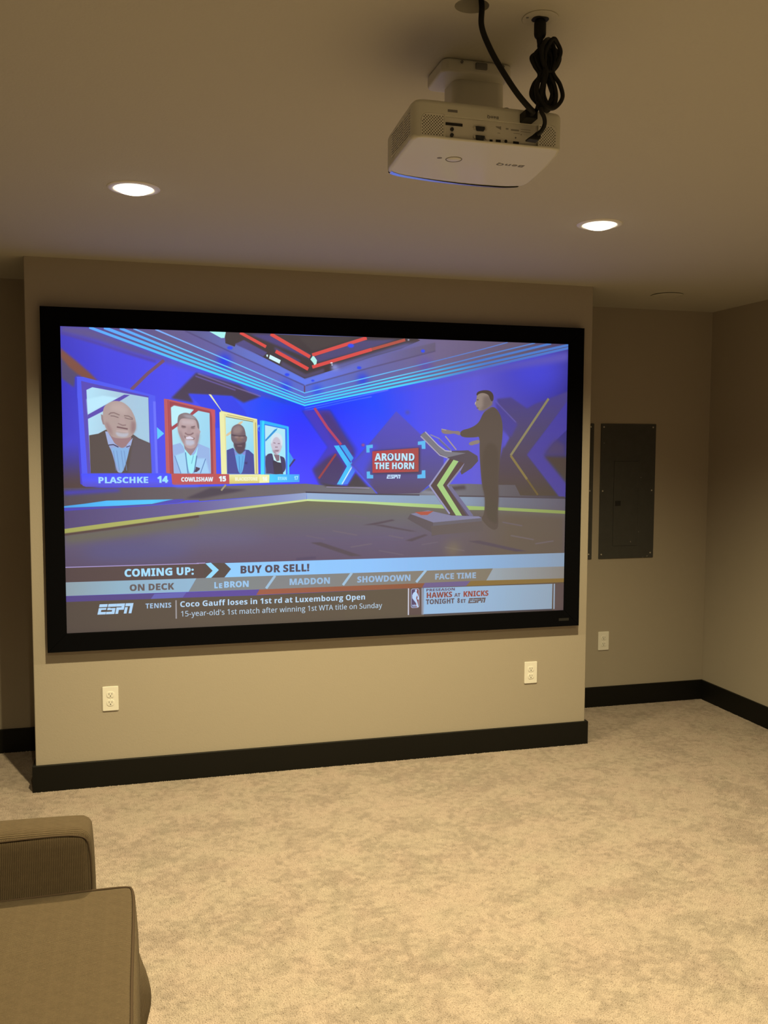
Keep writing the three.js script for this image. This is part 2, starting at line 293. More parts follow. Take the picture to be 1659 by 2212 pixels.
  S("#5060f0",3,[1302,594,1370,536],1.0);
  O("#b85a80",1077,405,7.1,5.5,2.0,0);
  O("#5a58b4",1252,280,8.7,6.9,3.0,0);
  F(L(1731,217,1737,606,[[0, "#514888"], [0.4, "#544a68"], [1, "#58483f"]]),[1617,222,1677,215,1746,258,1781,239,1846,215,1941,180,1941,207,1749,441,1891,610,1612,608,1611,522,1645,416,1672,376],2.0);
  F("#4f4694",[1610,232,1707,320,1680,373,1640,340],3.0);
  S("#6a60b0",2,[1612,231,1700,313],1.0);
  F("#5a54c4",[1645,352,1672,373,1650,416],2.0);
  F(L(1803,256,1883,591,[[0, "#4d45a0"], [1, "#564a92"]]),[1941,200,1751,441,1894,610,1950,611,1950,591,1821,441,1861,395,1944,321],1.0);
  F("#54486a",[1917,449,1821,442,1853,399,1879,378,1901,398,1916,388],6.0);
  F("#54473f",[1823,446,1947,449,1949,581],4.0);
  S("#8c8460",6,[1839,217,1679,444]);
  S("#86764a",6,[1679,444,1751,539]);
  S("#70603c",5,[1751,539,1799,602]);
  F(L(2,569,1919,622,[[0, "#5d5258"], [0.3, "#70686c"], [0.55, "#77757c"], [0.7, "#7a7a84"], [1, "#54494a"]]),[-24,559,464,559,856,550,908,555,1108,565,1131,593,1300,590,1363,557,1501,555,1622,560,1700,561,1723,603,1917,610,1917,622,856,585,-32,644]);
  F("#4f4448",[908,547,1108,573,1012,567,936,562],2.0);
  S("#9a92b0",2,[935,563,1102,569]);
  F("#544a56",[416,601,464,580,507,562,640,571,476,601],2.0);
  F("#4a46c8",[-1,570,184,563,190,572,70,579,3,583],4.0);
  F(L(1,608,375,613,[[0, "#52a4e8"], [0.4, "#56c0ff"], [0.8, "#58ccff"], [1, "#58b0f8"]]),[-28,626,70,615,143,605,241,604,375,603,298,619,183,624,-28,630]);
  F("#5550c0",[-28,630,183,625,298,620,381,603,416,603,387,616,240,626,-29,643],1.0);
  F("#4f52dc",[416,607,464,607,464,613,387,616]);
  F(L(0,667,859,602,[[0, "#5f5278"], [0.5, "#6d6498"], [0.85, "#8a90c0"], [1, "#98a8d0"]]),[-31,642,240,628,464,614,860,584,860,610,463,652,-33,706]);
  F(L(859,593,1919,641,[[0, "#9cb4d8"], [0.3, "#90a8c4"], [0.6, "#8898b0"], [0.75, "#747684"], [1, "#69626a"]]),[860,583,1302,598,1364,599,1630,607,1950,618,1951,670,1630,650,1502,645,1254,631,861,610]);
  S("#4c4654",3,[856,582,1108,592,1302,597]);
  S("#564c50",3,[1463,603,1630,607,1950,618]);
  F("#8a8c98",[1305,590,1323,579,1375,582,1369,596],2.0);
  F("#51464a",[1311,579,1487,561,1493,576,1439,580],3.0);
  F(L(856,619,855,847,[[0, "#77745c"], [0.25, "#6e6a6c"], [0.6, "#695e76"], [1, "#64566a"]]),[-33,723,153,700,327,677,463,659,861,613,1080,626,1254,639,1502,656,1630,659,1944,679,1965,869,-51,855]);
  F(L(1199,740,1679,749,[[0, "rgba(100,90,92,0)"], [1, "#6a5d50"]]),[1292,651,1928,679,1932,868,1107,856],10.0);
  O("rgba(96,92,140,.8)",249,788,195.7,36.9,18.0,0);
  O("rgba(110,108,150,.35)",495,743,203.2,34.1,16.0,0);
  F("#716c5c",[0,723,463,675,463,693,210,731,-1,756],8.0);
  F("#5c5058",[1077,710,1192,690,1205,694,1126,710],1.0);
  F("#5c5058",[1120,711,1152,710,1295,739,1265,738],1.0);
  F("#5c5058",[1245,773,1325,750,1338,754,1272,777],1.0);
  F("#5c5058",[873,772,914,772,1074,828,1029,828],1.0);
  F("#5c5058",[1502,782,1551,780,1756,828,1706,828],1.0);
  F("#5a4c66",[820,829,895,825,895,834,820,837],1.0);
  S("#726774",2,[895,690,971,680],1.0);
  S("#776c74",2,[959,729,1055,748],1.0);
  S("#726774",2,[858,746,927,760],1.0);
  S("#776c74",2,[1029,793,1113,782],1.0);
  S("#726774",2,[1140,809,1239,829],1.0);
  S("#776c74",2,[1407,803,1489,819],1.0);
  S("#726774",2,[1312,791,1379,782],1.0);
  S("#776c74",2,[1684,763,1784,782],1.0);
  S("#726774",2,[1648,709,1733,725],1.0);
  S("#776c74",2,[1791,799,1871,789],1.0);
  S("#726774",2,[1010,667,1094,683],1.0);
  S("#776c74",2,[1179,752,1238,764],1.0);
  O("rgba(138,124,88,.7)",1441,810,27.4,22.8,12.0,0);
  F(L(-1,716,856,619,[[0, "#a8a860"], [0.5, "#b8bc70"], [1, "#d0e098"]]),[-33,707,153,684,327,665,463,650,863,608,863,615,463,661,327,679,153,701,-33,725]);
  S("#5f4a48",5,[-33,727,153,705,327,682,463,666],1.0);
  F(L(856,619,1920,669,[[0, "#cde8a0"], [0.3, "#b8d890"], [0.6, "#a0bc70"], [1, "#8e9858"]]),[861,608,1080,619,1254,628,1502,642,1630,649,1951,669,1952,682,1630,661,1502,658,1254,641,1080,627,861,615]);
  F("#605468",[1340,563,1424,452,1486,480,1416,560,1518,688,1429,683]);
  F("#5a4a48",[1349,561,1424,454,1450,455,1378,560,1461,683,1432,681]);
  F("#5c4a4a",[1395,560,1469,460,1486,474,1413,560,1500,685,1476,683]);
  S("#9a98c0",4,[1421,455,1343,561,1426,672]);
  S("#8a86a8",4,[1486,477,1417,561,1512,682]);
  S("#747090",9,[1425,566,1519,685]);
  S("#a6cc82",13,[1456,455,1385,560,1469,686]);
  F("#a6cc82",[1447,452,1463,452,1469,460,1453,460]);
  F("#5a5058",[1305,365,1320,354,1379,408,1415,427,1500,424,1539,446,1542,466,1515,494,1474,519,1468,508,1486,474,1415,454,1383,441,1307,370]);
  F("#7c7a84",[1307,363,1321,355,1374,408,1415,429,1491,435,1415,452,1383,438,1307,370]);
  S("#b0acc0",3,[1323,353,1376,405,1406,426,1432,429]);
  S("#aaa4ba",3,[1305,370,1383,443,1415,454]);
  S("#8c88b0",3,[1344,364,1379,378,1429,424]);
  S("#a89a94",3,[1405,369,1451,422]);
  S("#6c6a98",4,[1379,383,1426,424]);
  F("#61575c",[1254,689,1266,670,1338,657,1432,678,1560,684,1560,722,1353,758,1353,705]);
  F("#8482a0",[1266,670,1338,657,1435,679,1548,684,1560,691,1359,705]);
  F("#6a646c",[1359,705,1560,691,1560,728,1353,744]);
  F("#62585c",[1254,689,1266,671,1356,705,1352,744]);
  F("#675c5a",[1350,719,1560,703,1566,742,1353,755]);
  F("#b05a48",[1283,663,1361,660,1335,675,1309,675]);
  K("#5e524a",[1572,268,1599,251,1620,262,1641,300,1645,356,1637,424,1626,553,1631,604,1626,678,1633,732,1606,743,1554,694,1571,677,1574,604,1558,559,1547,438,1548,368,1532,374,1467,374,1466,347,1508,338,1543,318,1560,279]);
  K("#584c43",[1559,396,1631,396,1626,553,1631,604,1626,678,1629,724,1575,689,1574,604,1558,559],3.0);
  K("#94857b",[1533,216,1537,202,1559,199,1586,201,1598,217,1599,245,1569,265,1542,270,1536,257,1526,246,1530,241]);
  F("#786a64",[1560,215,1598,206,1599,248,1569,268,1545,270,1560,251],3.6);
  K("#50443c",[1531,206,1537,195,1559,189,1586,189,1603,203,1604,228,1594,234,1586,215,1580,205,1559,199,1542,203,1534,212]);
  O("#5a4a44",1537,227,4.1,2.2,0.9,0);
  O("#685850",1538,259,4.7,1.9,0.9,0);
  S("#c4b6ac",2,[1529,235,1527,245]);
  K("#8c7c78",[1467,369,1467,348,1437,350,1414,344,1390,341,1388,353,1399,361,1426,361,1443,358]);
  S("#b0a49c",2,[1389,342,1409,346]);
  K("#8e8078",[1547,398,1547,382,1529,385,1505,392,1501,401,1514,406,1529,400]);
  F("#62bcf4",[1089,406,1115,403,1115,416,1102,417,1103,433,1090,434]);
  F("#62bcf4",[1294,391,1324,387,1325,419,1310,419,1309,403,1294,404]);
  F("#62bcf4",[1091,506,1104,505,1105,518,1117,519,1117,532,1092,532]);
  F("#62bcf4",[1311,502,1325,501,1326,532,1293,533,1293,519,1310,517]);
  F("#4a3c54",[1115,428,1303,414,1302,513,1117,514],3.0);
  F(L(1113,418,1297,418,[[0, "#b84e50"], [1, "#a85250"]]),[1113,429,1297,415,1298,507,1114,511]);
  T("AROUND","#42384c",1124,466,160,27.2,2);
  T("THE HORN","#42384c",1123,498,161,24.0,2);
  T("AROUND","#bfeaff",1123,464,159,26.8,2);
  T("THE HORN","#bfeaff",1122,496,160,23.7,2);
  O("#4a3c68",1184,447,6.1,7.2,0.0,0);
  O("#cfeeff",1184,447,2.3,2.5,0.0,0);
  N("#c4e4ff",1170,518,56,15);
  F("#5a62f4",[48,172,72,172,315,233,321,509,74,556,58,546]);
  S("#4747c8",4,[48,173,48,263],0.4);
  S("#4a48cc",4,[49,246,59,546]);
  F("#6254b8",[65,186,91,192,292,235,299,509,80,509]);
  F("#7078ff",[307,253,316,253,321,509,313,509],0.4);
  F(L(85,303,294,340,[[0, "#b8e4f8"], [0.5, "#aecbe0"], [1, "#a8cce4"]]),[82,217,102,207,291,240,293,400,297,508,91,508]);
  F("#c0ecff",[82,249,85,299,189,243,137,236],1.5);
  F("#6656b4",[85,303,174,251,209,231,228,232,198,251,135,291,85,318]);
  F("#5f5450",[88,375,119,369,142,356,153,353,236,370,255,384,295,402,298,508,91,508]);
  F("#665c62",[238,374,255,386,295,403,298,507,217,507],1.9);
  K("#98a8d8",[143,361,152,410,163,430,177,489,182,507,199,507,212,469,224,420,236,384,209,400,171,392]);
  K("#8ab4e4",[159,414,193,420,224,416,216,455,199,507,188,507,170,448],0.4);
  S("#7290c4",1.1,[169,428,177,499],0.4);
  S("#7290c4",1.1,[180,428,188,499],0.4);
  S("#7290c4",1.1,[195,428,203,499],0.4);
  S("#7290c4",1.1,[205,428,213,499],0.4);
  K("#a08084",[151,369,234,370,228,398,211,414,199,420,186,414,167,396]);
  F("#a4b4e0",[142,361,151,361,175,406,152,409]);
  F("#a4b4e0",[236,382,224,396,213,410,228,412]);
  S("#4a4458",2.2,[152,409,169,407,186,416]);
  S("#4a4458",1.65,[213,416,226,411]);
  F("#a08a8c",[129,301,135,303,142,338,135,336,130,318]);
  K("#b4a09c",[137,283,143,269,166,255,183,253,204,257,227,276,239,297,247,319,248,348,238,372,221,384,190,386,164,381,149,361,138,332,135,303]);
  F("#c0aca8",[166,263,202,262,223,286,211,302,177,290,158,287],4.6);
  F("#a08484",[142,330,153,361,168,379,164,353,150,328],3.0);
  F("#9a7e80",[233,321,245,329,246,352,234,372,229,353],3.0);
  S("#8a7472",2.2,[155,302,162,296,173,295,192,303],0.4);
  S("#8a7472",2.2,[207,305,222,306,237,315],0.4);
  S("#7c6668",1.65,[161,306,173,307,188,312],0.4);
  S("#7c6668",1.65,[209,312,222,316,237,318],0.4);
  S("#8e7476",2.2,[186,332,201,339,213,338],0.4);
  F("#b8a2a0",[194,308,208,313,212,335,189,332],1.1);
  S("#785c60",2.75,[182,345,199,348,219,352],0.4);
  F("#cab4b4",[181,356,221,359,219,364,177,359],1.1);
  K("#bcbcc8",[176,361,191,366,210,368,223,364,219,378,202,382,181,377],1.5);
  F(L(19,508,18,555,[[0, "#5058ff"], [0.5, "#5a5cf8"], [1, "#6058c8"]]),[59,509,334,509,365,513,366,548,299,555,74,556,63,552]);
  T("PLASCHKE","#a4dcff",114,543,174,20.3,2);
  T("14","#9fe4ff",318,542,37,21.3,3);
  F("#66ccff",[319,344,344,367,320,388]);
  F("#c26468",[345,243,362,245,524,280,527,515,527,549,379,552,370,548,367,511,349,508]);
  S("#a04a50",1.65,[359,248,364,511]);
  F("#a45058",[363,251,377,254,513,287,517,512,367,511]);
  F("#d0606c",[507,281,524,280,525,331,513,303],1.5);
  F(L(370,301,506,363,[[0, "#b4e8f6"], [1, "#a0d8f4"]]),[369,274,380,267,505,292,508,511,376,510]);
  F("#c0f2fc",[370,274,380,267,449,281,398,317,371,339],1.5);
  F("#a85058",[370,343,435,296,452,278,465,284,443,301,372,355]);
  F("#9cb8e8",[373,408,400,400,415,418,463,402,504,419,508,511,376,510]);
  F("#a8d8f8",[380,446,418,432,426,510,401,510],1.1);
  F("#a8d4f8",[455,456,489,456,503,510,448,510],1.5);
  K("#a4f0fc",[408,403,418,435,429,511,446,511,455,452,465,403,452,443,435,446]);
  F("#a08890",[412,403,462,405,452,424,436,446,426,435,415,421]);
  K("#bca4a6",[392,311,407,307,454,310,464,332,469,356,473,357,468,371,463,400,451,419,430,422,415,411,403,389,394,364,390,348]);
  F("#c8b6ba",[404,317,450,319,452,335,407,332],3.0);
  F("#9c8488",[394,356,406,389,418,411,412,380,400,356],3.0);
  F("#a08890",[459,364,468,371,463,400,451,418,456,387],3.0);
  K("#8a7a7c",[392,304,404,295,420,291,435,295,454,307,466,324,469,351,462,348,458,322,450,315,429,313,404,311,396,326,394,342,391,342]);
  F("#a8a0a8",[407,298,438,299,457,311,450,315,423,310],2.3);
  O("#8c7678",413,343,8.5,4.1,1.1,0);
  O("#8c7678",444,346,8.6,3.8,1.1,0);
  S("#7c686c",2.2,[405,339,419,342]);
  S("#7c686c",2.2,[439,343,453,340]);
  S("#84686c",2.75,[417,364,426,370,437,370,447,364],0.8);
  F("#b49c9e",[425,342,438,343,439,367,423,367],1.5);
  K("#80686c",[414,370,420,380,428,378,442,378,453,383,448,389,442,386,420,384,415,381],0.8);
  F("#e0d8e8",[419,380,434,376,448,383,445,386,422,386]);
  F("#c2c2d4",[418,389,448,391,451,403,437,410,420,407],1.9);
  S("#6c8cc4",1.65,[380,446,401,510]);
  S("#6484bc",1.65,[489,457,470,510]);
  S("#5c88b8",2.2,[418,434,426,510],0.4);
  S("#5c80a8",2.2,[458,446,448,507],0.4);
  S("#74b4d4",1.65,[446,445,439,475],0.4);
  F("#5a4c60",[454,486,469,491,467,497,457,505,448,505,453,494]);
  F("#c05a5c",[370,512,573,512,574,549,379,551,370,546]);
  T("COWLISHAW","#dff6ff",401,539,114,15.4,2);
  T("15","#e4faff",536,539,26,17.3,3);
  F("#e6e0a0",[540,289,547,283,677,312,680,513,545,513]);
  F("#f0f0b0",[541,289,557,286,563,513,545,513],0.4);
  S("#b8a468",1.65,[568,296,664,316]);
  S("#b4a060",1.65,[671,324,673,512],0.4);
  S("#f4f0b4",2.75,[557,291,676,314]);
  F(L(563,334,663,415,[[0, "#bcecf4"], [1, "#98dcf4"]]),[562,304,662,322,666,513,565,513]);
  S("#8c8060",1.65,[563,304,662,322]);
  K("#e0c8a0",[563,368,579,358,597,340,613,321,629,319,611,337,582,366,564,377]);
  F("#55589c",[565,426,588,417,602,435,629,423,645,425,663,441,666,513,566,512]);
  K("#6cb4ec",[591,421,596,447,607,512,622,512,632,447,635,423,616,441]);
  S("#4c84c0",1.1,[610,447,612,511]);
  S("#5c94d0",1.1,[624,447,616,511]);
  F("#8c94dc",[591,423,604,441,596,445]);
  F("#8c90dc",[635,425,620,439,631,444]);
  K("#7c6a70",[582,350,589,338,605,330,617,332,629,343,634,362,635,374,640,376,638,392,633,398,629,421,612,435,600,425,590,399,582,390,581,374]);
  F("#9c8886",[587,344,611,333,625,349,613,366,589,366],2.7);
  F("#8a726c",[603,370,615,370,621,394,602,394],1.5);
  K("#62525a",[590,399,604,403,625,398,635,394,633,419,624,435,612,442,600,433,591,413],1.1);
  S("#5c4e56",2.2,[583,370,609,374,634,373]);
  S("#6a5a60",1.65,[590,374,605,377]);
  S("#6a5a60",1.65,[615,376,629,377]);
  S("#8c7478",2.2,[604,410,621,410],0.4);
  O("#aa908c",601,378,8.1,2.9,1.5,0);
  O("#a48a86",621,379,7.3,2.9,1.5,0);
  F("#44406c",[628,472,640,468,638,478],1.1);
  F(L(573,514,572,549,[[0, "#f0f0ac"], [0.5, "#e8e090"], [1, "#d8c070"]]),[573,514,721,514,720,546,574,549]);
  F("#f4f4b4",[684,515,721,515,720,545,683,546]);
  T("BLACKISTONE","#f8f8d8",594,537,83,10.9,2);
  T("16","#f8faf0",695,538,17,13.7,3);
  F("#f0f0b4",[502,224,511,225,550,285,559,286,547,284]);
  S("#a49c80",4,[561,552,544,573]);
  F("#34b8ff",[687,317,697,316,793,338,795,516,688,515]);
  F("#48dcff",[695,318,703,320,701,515,689,515]);
  F("#2c74f0",[703,329,786,346,787,515,704,514]);
  S("#48d8ff",2.2,[791,340,793,514]);
  F(L(705,353,781,435,[[0, "#c0ecf8"], [1, "#a8ecfc"]]),[705,333,780,348,782,515,706,514]);
  F("#3c98dc",[706,387,740,350,752,344,748,352,707,394]);
  K("#544c6c",[706,443,729,435,737,447,756,447,764,447,781,455,782,515,707,514]);
  F("#565074",[706,447,731,441,737,513,707,513],1.1);
  F("#443a54",[733,464,764,472,772,514,739,513],0.4);
  F("#c8f4f8",[731,435,737,462,752,470,764,472,760,447,746,445]);
  F("#8c7480",[737,441,758,443,758,464,748,466]);
  K("#cdc4d4",[729,381,738,367,752,363,765,373,770,393,768,414,760,435,748,444,737,437,729,418,725,398]);
  K("#d8e8f4",[725,394,729,373,740,362,756,361,769,375,771,402,764,414,763,389,750,375,736,381,729,406],0.8);
  S("#8c7484",1.65,[736,398,744,400]);
  S("#8c7484",1.65,[752,401,760,401]);
  S("#9c8494",2.2,[742,414,752,414]);
  F("#9a8090",[739,425,758,424,754,431,744,431],0.8);
  F("#a890a0",[731,425,739,437,748,444,742,427],1.5);
  F(L(721,515,833,515,[[0, "#44d4ff"], [0.6, "#40b8ff"], [1, "#48a4f8"]]),[721,515,833,515,833,544,721,545]);
  T("RYAN","#a4e8ff",751,536,35,11.7,2);
  T("17","#a4e4ff",813,535,15,12.8,3);
  F("#3c98f4",[794,431,812,460,794,487]);
  F("#4a4470",[812,458,819,460,796,489,795,482],0.4);
  K("#74b0ff",[678,331,687,333,686,339,678,345,686,357,684,358,678,347]);
  F("#5f6af0",[387,561,464,559,464,553,370,552],3.0);
  F("#5f4f4c",[-35,841,538,839,537,907,-36,903]);
  S("#b0a0d8",2,[-33,839,461,839]);
  S("#b0a0d8",2,[453,838,484,838]);
  F("#5c4c4a",[474,840,554,840,577,863,551,895,482,894]);
  F(L(551,847,1924,868,[[0, "#94d0ff"], [0.4, "#90c4fc"], [0.7, "#8cb4e0"], [1, "#8c9cb0"]]),[551,840,1965,839,1966,913,551,897]);
  F("#5c4c4a",[483,840,554,840,577,863,551,895,482,894]);
  F("#98dcff",[484,839,504,837,533,865,505,893,483,894,510,867]);
  T("COMING UP:","#a8e0ff",198,879,246,26.5,2);
  T("BUY OR SELL!","#4c4258",609,880,262,27.0,2);
  F(L(2,897,452,912,[[0, "#94a4ac"], [0.4, "#94b4c8"], [1, "#94b8d4"]]),[-36,892,452,893,423,942,-37,941]);
  F(L(452,893,1610,893,[[0, "#84898c"], [0.4, "#858686"], [0.8, "#877e70"], [1, "#857a68"]]),[452,893,1610,893,1583,946,423,942]);
  F(L(1610,893,1922,894,[[0, "#9aa4ac"], [1, "#8c857c"]]),[1610,893,1966,895,1967,944,1579,946]);
  T("ON DECK","#6a605e",215,931,156,23.5,2);
  T("L","#9cc8f0",514,932,15,21.7,2);
  T("E","#9cc8f0",531,932,15,16.2,2);
  T("BRON","#9cc8f0",549,931,95,21.7,2);
  T("MADDON","#98bce0",792,930,159,22.5,2);
  T("SHOWDOWN","#98b8dc",1054,930,216,22.9,2);
  T("FACE TIME","#98b0cc",1366,929,174,22.0,2);
  S("#a0c0dc",6,[740,893,706,940]);
  S("#a0c0dc",6,[1034,892,999,938]);
  S("#a0c0dc",6,[1331,891,1291,937]);
  F("#5e5088",[-37,941,443,943,401,965,-38,962]);
  F("#6a68b4",[302,945,421,943,403,962,289,963]);
  F("#62509c",[416,943,681,943,669,963,400,964]);
  F(L(680,955,1350,952,[[0, "#a0604c"], [1, "#8c5a40"]]),[681,943,1331,942,1335,940,1326,959,1331,960,669,963]);
  F("#72628c",[1326,941,1520,940,1500,961,1315,960]);
  F("#8a7040",[1516,940,1963,944,1963,964,1496,961]);
  F(L(1,1013,1919,1039,[[0, "#5f5348"], [0.6, "#635748"], [1, "#665646"]]),[-38,962,680,964,1294,960,1967,959,1970,1090,-41,1085]);
  F("#665650",[1873,966,1963,962,1966,1083,1878,1081]);
  N("#b4d8f8",105,975,124,37);
  T("TENNIS","#a8c8e8",270,997,92,17.3,1);
  S("#a09ca0",3,[378,971,378,1039]);
  T("Coco Gauff loses in 1st rd at Luxembourg Open","#bcdcf8",391,997,697,20.5,1.5);
  T("15-year-old's 1st match after winning 1st WTA title on Sunday","#b8d4ec",393,1032,761,19.5,0);
  F("#64524e",[1261,960,1311,958,1312,1066,1262,1065]);
  S("#d0d0e0",3,[1260,960,1260,1065]);
  S("#88848c",5,[1315,961,1317,1066]);
  S("#94a0b4",3,[1318,961,1321,1066]);
  F(L(1322,961,1872,1069,[[0, "#98bce0"], [0.5, "#98b4d0"], [1, "#94a4b4"]]),[1322,961,1870,964,1869,1069,1323,1067]);
  S("#94a0b0",4,[1878,964,1878,1068]);
  S("#50484c",4,[1323,1068,1871,1070]);
  T("PRESEASON","#685868",1331,975,121,10.6,2);
  T("HAWKS","#8c4c44",1332,1001,108,20.2,2);
  T("AT","#705c60",1449,1001,25,14.1,2);
  T("KNICKS","#984c40",1485,1002,108,20.4,2);
  T("TONIGHT","#64585c",1331,1026,118,19.1,2);
  T("8","#64585c",1461,1026,11,18.9,2);
  T("ET","#64585c",1475,1026,22,14.1,2);
  N("#6a5c58",1507,1009,74,20);
  B(1270,962,34,76);
  // the light that the room already throws on the white screen is left to the room
  const id = x.getImageData(0, 0, W, HH), d = id.data, l2 = (v) => { v /= 255; return v <= 0.04045 ? v / 12.92 : Math.pow((v + 0.055) / 1.055, 2.4); };
  const steps = [[0, 0.009], [0.13, 0.021], [0.29, 0.05], [0.44, 0.078], [0.6, 0.094], [0.8, 0.098], [1, 0.096]], hue = [1, 0.81, 0.43], toLin = Array.from({ length: 256 }, (_, i) => l2(i)), toByte = Array.from({ length: 4097 }, (_, i) => toS(i / 4096));
  for (let row = 0; row < HH; row++) {
    const v = row / HH, k = steps.findIndex((q) => q[0] >= v && q[0] > 0), [v0, r0] = steps[k - 1], [v1, r1] = steps[k], room = r0 + ((r1 - r0) * (v - v0)) / (v1 - v0);
    for (let i = row * W * 4; i < (row + 1) * W * 4; i += 4) for (let c = 0; c < 3; c++) d[i + c] = toByte[Math.round(4096 * Math.max(0, toLin[d[i + c]] - room * hue[c]))];
  }
  x.putImageData(id, 0, 0);
  const t = new THREE.CanvasTexture(cv); t.colorSpace = THREE.SRGBColorSpace; t.anisotropy = 8; return t;
})();

// ---------------------------------------------------------------- the projection screen
{
  const cx = SX + SW / 2, cy = SY + SH / 2;
  const t = thing('projection_screen', 'large wall-mounted projection screen in a wide black frame showing a sports talk show', 'projection screen', [cx, cy, 0]);
  const screenMat = new THREE.MeshStandardMaterial({ color: lin(0.065, 0.065, 0.065), roughness: 0.9, emissive: 0xffffff, emissiveMap: picture, emissiveIntensity: PICTURE_GLOW });  // picture glows by itself in place of the projector beam
  mesh('screen_surface', new THREE.BoxGeometry(SW + 0.02, SH + 0.02, 0.006).translate(0, 0, 0.022), darkSlot, t);
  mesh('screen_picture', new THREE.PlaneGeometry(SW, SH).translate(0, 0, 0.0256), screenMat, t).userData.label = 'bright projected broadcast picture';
  // four mitred velvet bars, chamfered towards the picture
  const ow = SW / 2 + BORDER, oh = SH / 2 + BORDER, iw = SW / 2, ih = SH / 2;
  const bar = (a, b, c, d) => { const s = new THREE.Shape(); s.moveTo(...a); s.lineTo(...b); s.lineTo(...c); s.lineTo(...d); s.closePath(); return extrude(s, FRAME_T - 0.004, 0.0025, 2).translate(0, 0, 0.004); };
  mesh('frame_bar', bar([-ow, oh], [-iw, ih], [iw, ih], [ow, oh]), velvet, t);
  mesh('frame_bar', bar([-ow, -oh], [ow, -oh], [iw, -ih], [-iw, -ih]), velvet, t);
  mesh('frame_bar', bar([-ow, -oh], [-iw, -ih], [-iw, ih], [-ow, oh]), velvet, t);
  mesh('frame_bar', bar([ow, -oh], [ow, oh], [iw, ih], [iw, -ih]), velvet, t);
  mesh('name_badge', box(0.058, 0.014, 0.0012, iw - 0.004, -ih - 0.047, FRAME_T + 0.0004), new THREE.MeshStandardMaterial({ color: lin(0.006, 0.006, 0.0065), roughness: 0.6 }), t).userData.label = 'small dark badge on the lower right of the frame';
  // the bright picture also lights the room a little
  const glow = new THREE.RectAreaLight(new THREE.Color().setRGB(0.28, 0.32, 1), 0.06, SW, SH);
  glow.name = 'picture_light'; glow.position.set(0, 0, 0.03); t.add(glow); glow.lookAt(cx, cy, 5);

}

// ---------------------------------------------------------------- wall outlets
function outlet(x, y, z, label) {
  const t = thing('wall_outlet', label, 'outlet', [x, y, z]);
  const plate = roundRect(0.072, 0.116, 0.004);
  mesh('cover_plate', extrude(plate, 0.0055, 0.002, 3), whitePlastic, t);
  for (const s of [1, -1]) {
    const f = new THREE.Shape(); const r = 0.0172, h = 0.0142; const a = Math.asin(h / r);
    f.absarc(0, 0, r, -a, a, false); f.absarc(0, 0, r, Math.PI - a, Math.PI + a, false); f.closePath();
    const m = mesh('receptacle', extrude(f, 0.0022, 0.0006, 2).translate(0, s * 0.0195, 0.0052), whitePlastic, t);
    mesh('slot', box(0.0021, 0.008, 0.001, -0.0062, s * 0.0195 + 0.0035, 0.0072), darkSlot, m);
    mesh('slot', box(0.0021, 0.0065, 0.001, 0.0062, s * 0.0195 + 0.0035, 0.0072), darkSlot, m);
    mesh('slot', new THREE.CylinderGeometry(0.0026, 0.0026, 0.001, 14).rotateX(Math.PI / 2).translate(0, s * 0.0195 - 0.0065, 0.0072), darkSlot, m);
  }
  mesh('screw', new THREE.SphereGeometry(0.0032, 12, 6, 0, Math.PI * 2, 0, Math.PI / 2).rotateX(Math.PI / 2).scale(1, 1, 0.4).translate(0, 0, 0.0054), whitePlastic, t);
  return t;
}
outlet(-0.633, 0.417, 0, 'white duplex wall outlet below the left end of the projection screen');
outlet(1.501, 0.410, 0, 'white duplex wall outlet below the right end of the projection screen');
outlet(2.262, 0.410, BACK, 'white duplex wall outlet in the right recess, under the grey electrical panel');

